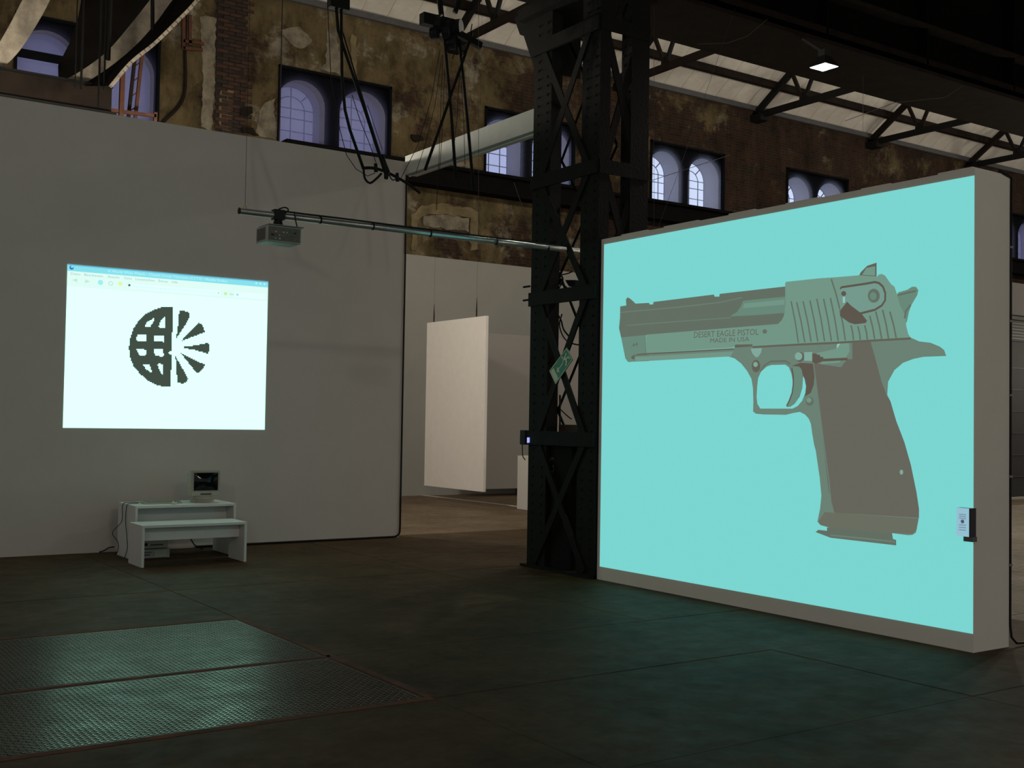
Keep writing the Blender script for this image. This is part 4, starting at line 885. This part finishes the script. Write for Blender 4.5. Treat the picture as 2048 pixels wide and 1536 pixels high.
def globe_lamp(x, y, z, zt, label, power):  # fill lamps added out of view to brighten roof, walls and floor
    r = 0.16; t = thing('globe_lamp', label, 'lamp', (x, y, z), 'unseen fill globes added for light')
    bm = B(); bmesh.ops.create_uvsphere(bm, u_segments=20, v_segments=12, radius=r); bmesh.ops.translate(bm, verts=bm.verts[:], vec=(x, y, z))
    obj('globe', bm, glow('globe_%d' % power, (255, 245, 226), power/(math.pi*4*math.pi*r*r)), t, True)
    bm = B(); tube(bm, [(x, y, z+r-0.01), (x, y, z+r+0.09)], [0.05, 0.06], 12); obj('socket', bm, LAMPH, t)
    bm = B(); tube(bm, [(x, y, z+r+0.08), (x, y, zt)], 0.008, 6); obj('cord', bm, BLACK, t)
globe_lamp(6.7, 16.0, 5.2, 14.3, 'added fill globe out of view behind the right end of the left white wall', 420)
globe_lamp(2.4, 15.8, 5.3, 14.4, 'added fill globe out of view behind the left white wall below the jibs', 200)
globe_lamp(18.0, 8.0, 3.0, 11.0, 'added unseen fill globe low behind the big projection wall', 170)
globe_lamp(-5.5, -3.0, 6.6, 11.0, 'added unseen fill globe in the nave behind the viewer on the left', 290)
globe_lamp(3.5, -4.0, 6.6, 11.0, 'added unseen fill globe in the nave behind the viewer on the right', 290)
globe_lamp(28.0, 13.0, 3.4, 16.3, 'added unseen fill globe far off behind the big projection wall', 240)
for k, x in enumerate((14.0, 21.0, 28.5, 36.0)):
    globe_lamp(x, 14.0, 8.6, 15.75, ['first', 'second', 'third', 'fourth'][k] + ' added unseen fill globe behind the crane girder counted from the column', 330)

# ================================================================== HANGING PULLEY GEAR
YR = 10.45
def R_(p, y=YR): return onY(p, y)
rg = thing('hanging_contact_arm', 'dark hanging rods and curved arm dangling before the top of the left wall', 'rigging', tuple(R_((770, 345))))
def rods(parent, lst, M=STEEL):
    for name, pts, r in lst:
        bm = B(); tube(bm, [R_(p[:2], p[2] if len(p) > 2 else YR) for p in pts], r, 8); obj(name, bm, M, parent, True)
rods(rg, [('rod', [(668,-40),(676,60),(692,110),(730,220),(770,345)], 0.017), ('rod', [(682,-40),(683,72),(684,155),(690,220),(700,260),(727,338)], 0.016), ('rod', [(684,60),(714,160),(772,345,10.25)], 0.008),
    ('cord', [(655,0),(658,70),(662,160),(680,260),(693,310),(712,338),(735,352),(750,346)], 0.004), ('cord', [(704,190),(720,240),(740,290),(752,325)], 0.004), ('cord', [(765,300),(748,250),(735,210)], 0.003)])
bm = B(); tube(bm, smooth_pts([R_(p) for p in ((726,336),(745,336),(765,341),(785,350),(805,361),(822,372),(840,386))]), 0.016, 8); obj('curved_arm', bm, STEEL, rg, True)
bm = B(); tube(bm, smooth_pts([R_(p) for p in ((727,338),(730,357),(740,366),(752,358),(763,347))]), 0.012, 8); obj('loop', bm, STEEL, rg, True)
bm = B(); tube(bm, smooth_pts([R_(p) for p in ((777,348),(785,360),(793,357))]), 0.006, 6); obj('small_loop', bm, STEEL, rg, True)
for px, py in ((752, 335), (772, 348), (795, 354)):
    bm = B(); tube(bm, [R_((px-1, py-8)), R_((px, py+9))], [0.018, 0.022], 8); obj('insulator', bm, BLACK, rg, True)
bm = B(); tube(bm, [R_((764, 310)), R_((775, 345))], [0.02, 0.03], 8); tube(bm, [R_((774, 345)), R_((772, 358))], [0.03, 0.02], 8); obj('clamp', bm, BLACK, rg, True)
pb_ = R_((680, 15)); bm = B(); box(bm, pb_.x-0.12, pb_.x+0.09, YR-0.04, YR+0.05, pb_.z-0.02, pb_.z+0.10); obj('upper_bracket', bm, STEEL, rg)
pg = thing('pulley_gear', 'tangled dark pulley block with crossing rods and ropes in front of the bridging beam', 'rigging', tuple(R_((885, 60))))
rods(pg, [('rod', [(888,60),(893,120),(902,220),(912,360)], 0.017), ('rod', [(918,78),(926,150),(935,240),(947,380)], 0.017), ('rod', [(944,65),(930,110),(905,180),(885,240),(850,340)], 0.017),
    ('strut', [(872,-60),(884,40)], 0.03), ('strut', [(936,-60),(910,25)], 0.03), ('rope', [(944,48),(938,85),(925,110)], 0.006), ('rope', [(912,70),(910,100),(905,118)], 0.006),
    ('rope', [(886,110),(882,200),(878,320),(873,420)], 0.003), ('rope', [(880,100),(862,200),(836,290),(800,360)], 0.0035), ('rope', [(884,110),(870,210),(850,290),(832,345)], 0.003), ('rope', [(889,140),(886,240),(880,330),(876,360)], 0.003), ('rope', [(920,130),(914,240),(905,320)], 0.003), ('rope', [(922,150),(928,260),(930,330)], 0.003)])
for (px, py, r) in ((878, 48, 0.10), (896, 62, 0.12), (915, 55, 0.09), (868, 66, 0.06), (905, 84, 0.08)):
    c = R_((px, py)); bm = B(); tube(bm, [c+Vector((0.03, -0.03, 0)), c+Vector((-0.02, 0.03, 0))], r, 14); obj('sheave', bm, BLACK, pg)
c = R_((880, 45)); bm = B(); box(bm, c.x-0.22, c.x+0.16, YR-0.04, YR+0.06, c.z-0.06, c.z+0.06); obj('block_frame', bm, STEEL, pg)
bm = B(); bar(bm, R_((900, 58)), R_((962, 92)), 0.05, 0.07); obj('block_arm', bm, STEEL, pg)
# stay wires
def wire(pts, r, label, y=10.6):
    bm = B(); tube(bm, [onY(p, y) for p in pts], r, 5); tag(obj('stay_wire', bm, mat('pale_wire', (0.06, 0.055, 0.05), 0.7)), label, 'wire')
wire([(1028,366),(1064,470)], 0.003, 'pale slanting wire just left of the lattice column below the black beam')
wire([(957,-60),(957,477)], 0.0022, 'pale vertical wire in front of the black beam left of the column', 9.7)
wire([(1308,470),(1308,15)], 0.002, 'thin vertical wire right of the column before the lit arched window', 9.22)
wire([(1300,362),(1460,310)], 0.003, 'thin wire crossing the lit arched window pair right of the column', 8.9)
wire([(1316,455),(1355,350),(1470,18)], 0.0018, 'thin slanting wire between the two lit arches right of the column', 9.22)
wire([(1396,88),(1455,86),(1495,72),(1535,38)], 0.004, 'thin sagging wire in front of the dark girder left of the lamp', 9.197)
wire([(1690,242),(1790,205),(1890,195),(1925,172)], 0.004, 'thin sagging wire in front of the dark girder right of the lamp', 9.197)
wire([(1726,150),(1726,265)], 0.002, 'thin vertical wire below the girder right of the lamp', 9.197)

# ================================================================== OLD CRANE JIB AT THE UPPER LEFT
YJ = 17.5
def jib(upper, lower, label, plate=None, lip=None):
    t = thing('curved_jib', label, 'crane jib', tuple(onY(lower[0], YJ)), 'curved crane jibs at the upper left')
    U = smooth_pts([onY(p, YJ) for p in upper], 5); D = smooth_pts([onY(p, YJ) for p in lower], 5); n = min(len(U), len(D))
    def strip(name, y0, y1, M, t0=0.0, t1=1.0):
        bm = B(); rows = []
        for i in range(n):
            a = U[i]*(1-t0)+D[i]*t0; b = U[i]*(1-t1)+D[i]*t1
            rows.append([bm.verts.new((a.x, y0, a.z)), bm.verts.new((b.x, y0, b.z)), bm.verts.new((b.x, y1, b.z)), bm.verts.new((a.x, y1, a.z))])
        for r_, s_ in zip(rows, rows[1:]):
            for k in range(4): bm.faces.new((r_[k], r_[(k+1) % 4], s_[(k+1) % 4], s_[k]))
        bm.faces.new(rows[0]); bm.faces.new(rows[-1][::-1]); obj(name, bm, M, t)
    strip('front_plate', YJ, YJ+0.03, JIB)
    if lip:
        E_ = smooth_pts([onY(p, YJ-0.45) for p in lip], 5); bm = B(); ra = [bm.verts.new(p) for p in D]; rb_ = [bm.verts.new(p) for p in E_]
        k_ = min(len(ra), len(rb_))
        for i in range(k_-1): bm.faces.new((ra[i], ra[i+1], rb_[i+1], rb_[i]))
        obj('soffit', bm, SOOT_SHADE, t)
        bm = B()
        for i in range(len(E_)-1): bar(bm, E_[i], E_[i+1]+(E_[i+1]-E_[i])*0.1, 0.05, 0.07, (0, 1, 0))
        obj('near_lip', bm, JIB, t)
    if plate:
        bm = B(); prism(bm, [onY(p, YJ+0.55) for p in plate], (0, 0.03, 0)); obj('shaded_inner_side', bm, SOOT_SHADE, t)  # dark plate in place of the shadowed inner side of the jib
    return t
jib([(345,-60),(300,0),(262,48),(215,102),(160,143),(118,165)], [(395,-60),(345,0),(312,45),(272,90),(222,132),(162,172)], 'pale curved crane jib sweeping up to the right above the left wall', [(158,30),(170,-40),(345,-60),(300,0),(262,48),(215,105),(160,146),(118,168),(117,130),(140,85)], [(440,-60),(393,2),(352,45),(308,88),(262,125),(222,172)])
jib([(80,-60),(45,0),(18,52),(-20,115),(-60,160)], [(125,-50),(100,0),(80,38),(38,103),(-10,150)], 'pale curved crane jib cut by the left picture edge')
JB = onY((222, 180), YJ); JB2 = onY((222, 230), YJ)
jb = thing('jib_beam', 'dark horizontal steel beam above the left wall under the curved jibs', 'beam', (JB.x, YJ, JB2.z))
bm = B(); box(bm, -3, JB.x, YJ-0.05, YJ+0.02, JB2.z+0.02, JB.z); obj('web', bm, RUSTY, jb)
bm = B(); box(bm, -3, JB.x, YJ-0.12, YJ+0.10, JB.z, JB.z+0.03); box(bm, -3, JB.x+0.06, YJ-0.12, YJ+0.10, JB2.z-0.01, JB2.z+0.02); obj('flange', bm, STEEL, jb)
# ladder and orange railing
YO = 18.6
ld_ = thing('orange_ladder', 'rusty orange access ladder in front of the left blue window', 'ladder', tuple(onY((268, 240), YO)))
for a, b in (((272,95),(254,260)), ((286,90),(268,262))): bm = B(); pa_, pb_2 = onY(a, YO), onY(b, YO); bar(bm, pa_, pa_ + (pb_2-pa_)*(pa_.z/(pa_.z-pb_2.z)), 0.05, 0.05); obj('stile', bm, ORANGE if a[0] > 280 else RUSTY, ld_)
for y_ in (130, 160, 190, 220, 245): t_ = (y_-95)/165; bm = B(); tube(bm, [onY((272-18*t_, y_+3), YO), onY((286-18*t_, y_-6), YO)], 0.012, 6); obj('rung', bm, ORANGE, ld_)
rl = thing('orange_railing', 'rusty orange railing with posts rising just above the left wall', 'railing', tuple(onY((245, 245), YO-0.3)))
for a, b, w_ in (((246,118),(241,262),0.07), ((193,120),(191,262),0.045), ((311,225),(309,262),0.05)): bm = B(); bar(bm, onY(a, YO-0.3), onY(b, YO-0.3), w_, w_); obj('post', bm, ORANGE, rl)
bm = B(); bar(bm, onY((195, 217), YO-0.3), onY((312, 232), YO-0.3), 0.05, 0.05); obj('hand_rail', bm, ORANGE, rl)
bm = B(); bar(bm, onY((0, 190), YO-0.3), onY((193, 219), YO-0.3), 0.05, 0.03); obj('hand_rail', bm, ORANGE, rl)
bm = B(); bar(bm, onY((176, 230), YO-0.3), onY((194, 217), YO-0.3), 0.05, 0.04); obj('brace', bm, ORANGE, rl)
for k, (px, y0, y1, r, lab) in enumerate(((156, -40, 175, 0.010, 'leftmost'), (168, -40, 178, 0.018, 'second'), (203, -40, 215, 0.016, 'third'), (214, -40, 180, 0.014, 'fourth'), (222, -40, 120, 0.035, 'thickest'), (305, -40, 60, 0.03, 'rightmost'))):
    bm = B(); tube(bm, [onY((px, y0), 17.2), onY((px-6 if px < 250 else px, y1), 17.2)], r, 6); tag(obj('hanging_rope', bm, ROPE), '%s of the dark vertical ropes hanging among the curved jibs' % lab, 'rope')
bm = B(); tube(bm, smooth_pts([onY(p, YB-0.08) for p in ((371,10),(371,60),(370,110),(371,150),(368,190),(355,215),(330,240),(315,258))]), 0.035, 8); tag(obj('drain_pipe', bm, RUSTY, smooth=True), 'dark bent pipe running down the old wall left of the plaster strip', 'pipe')
ob = thing('pipe_bracket', 'rusty orange bracket on the dark bent wall pipe', 'bracket', tuple(onY((385, 90), YB)))
for a, b in (((366,82),(408,88)), ((366,96),(405,100)), ((367,30),(367,100)), ((380,30),(380,90))): bm = B(); bar(bm, onY(a, YB-0.1), onY(b, YB-0.1), 0.05, 0.06); obj('strap', bm, ORANGE, ob)
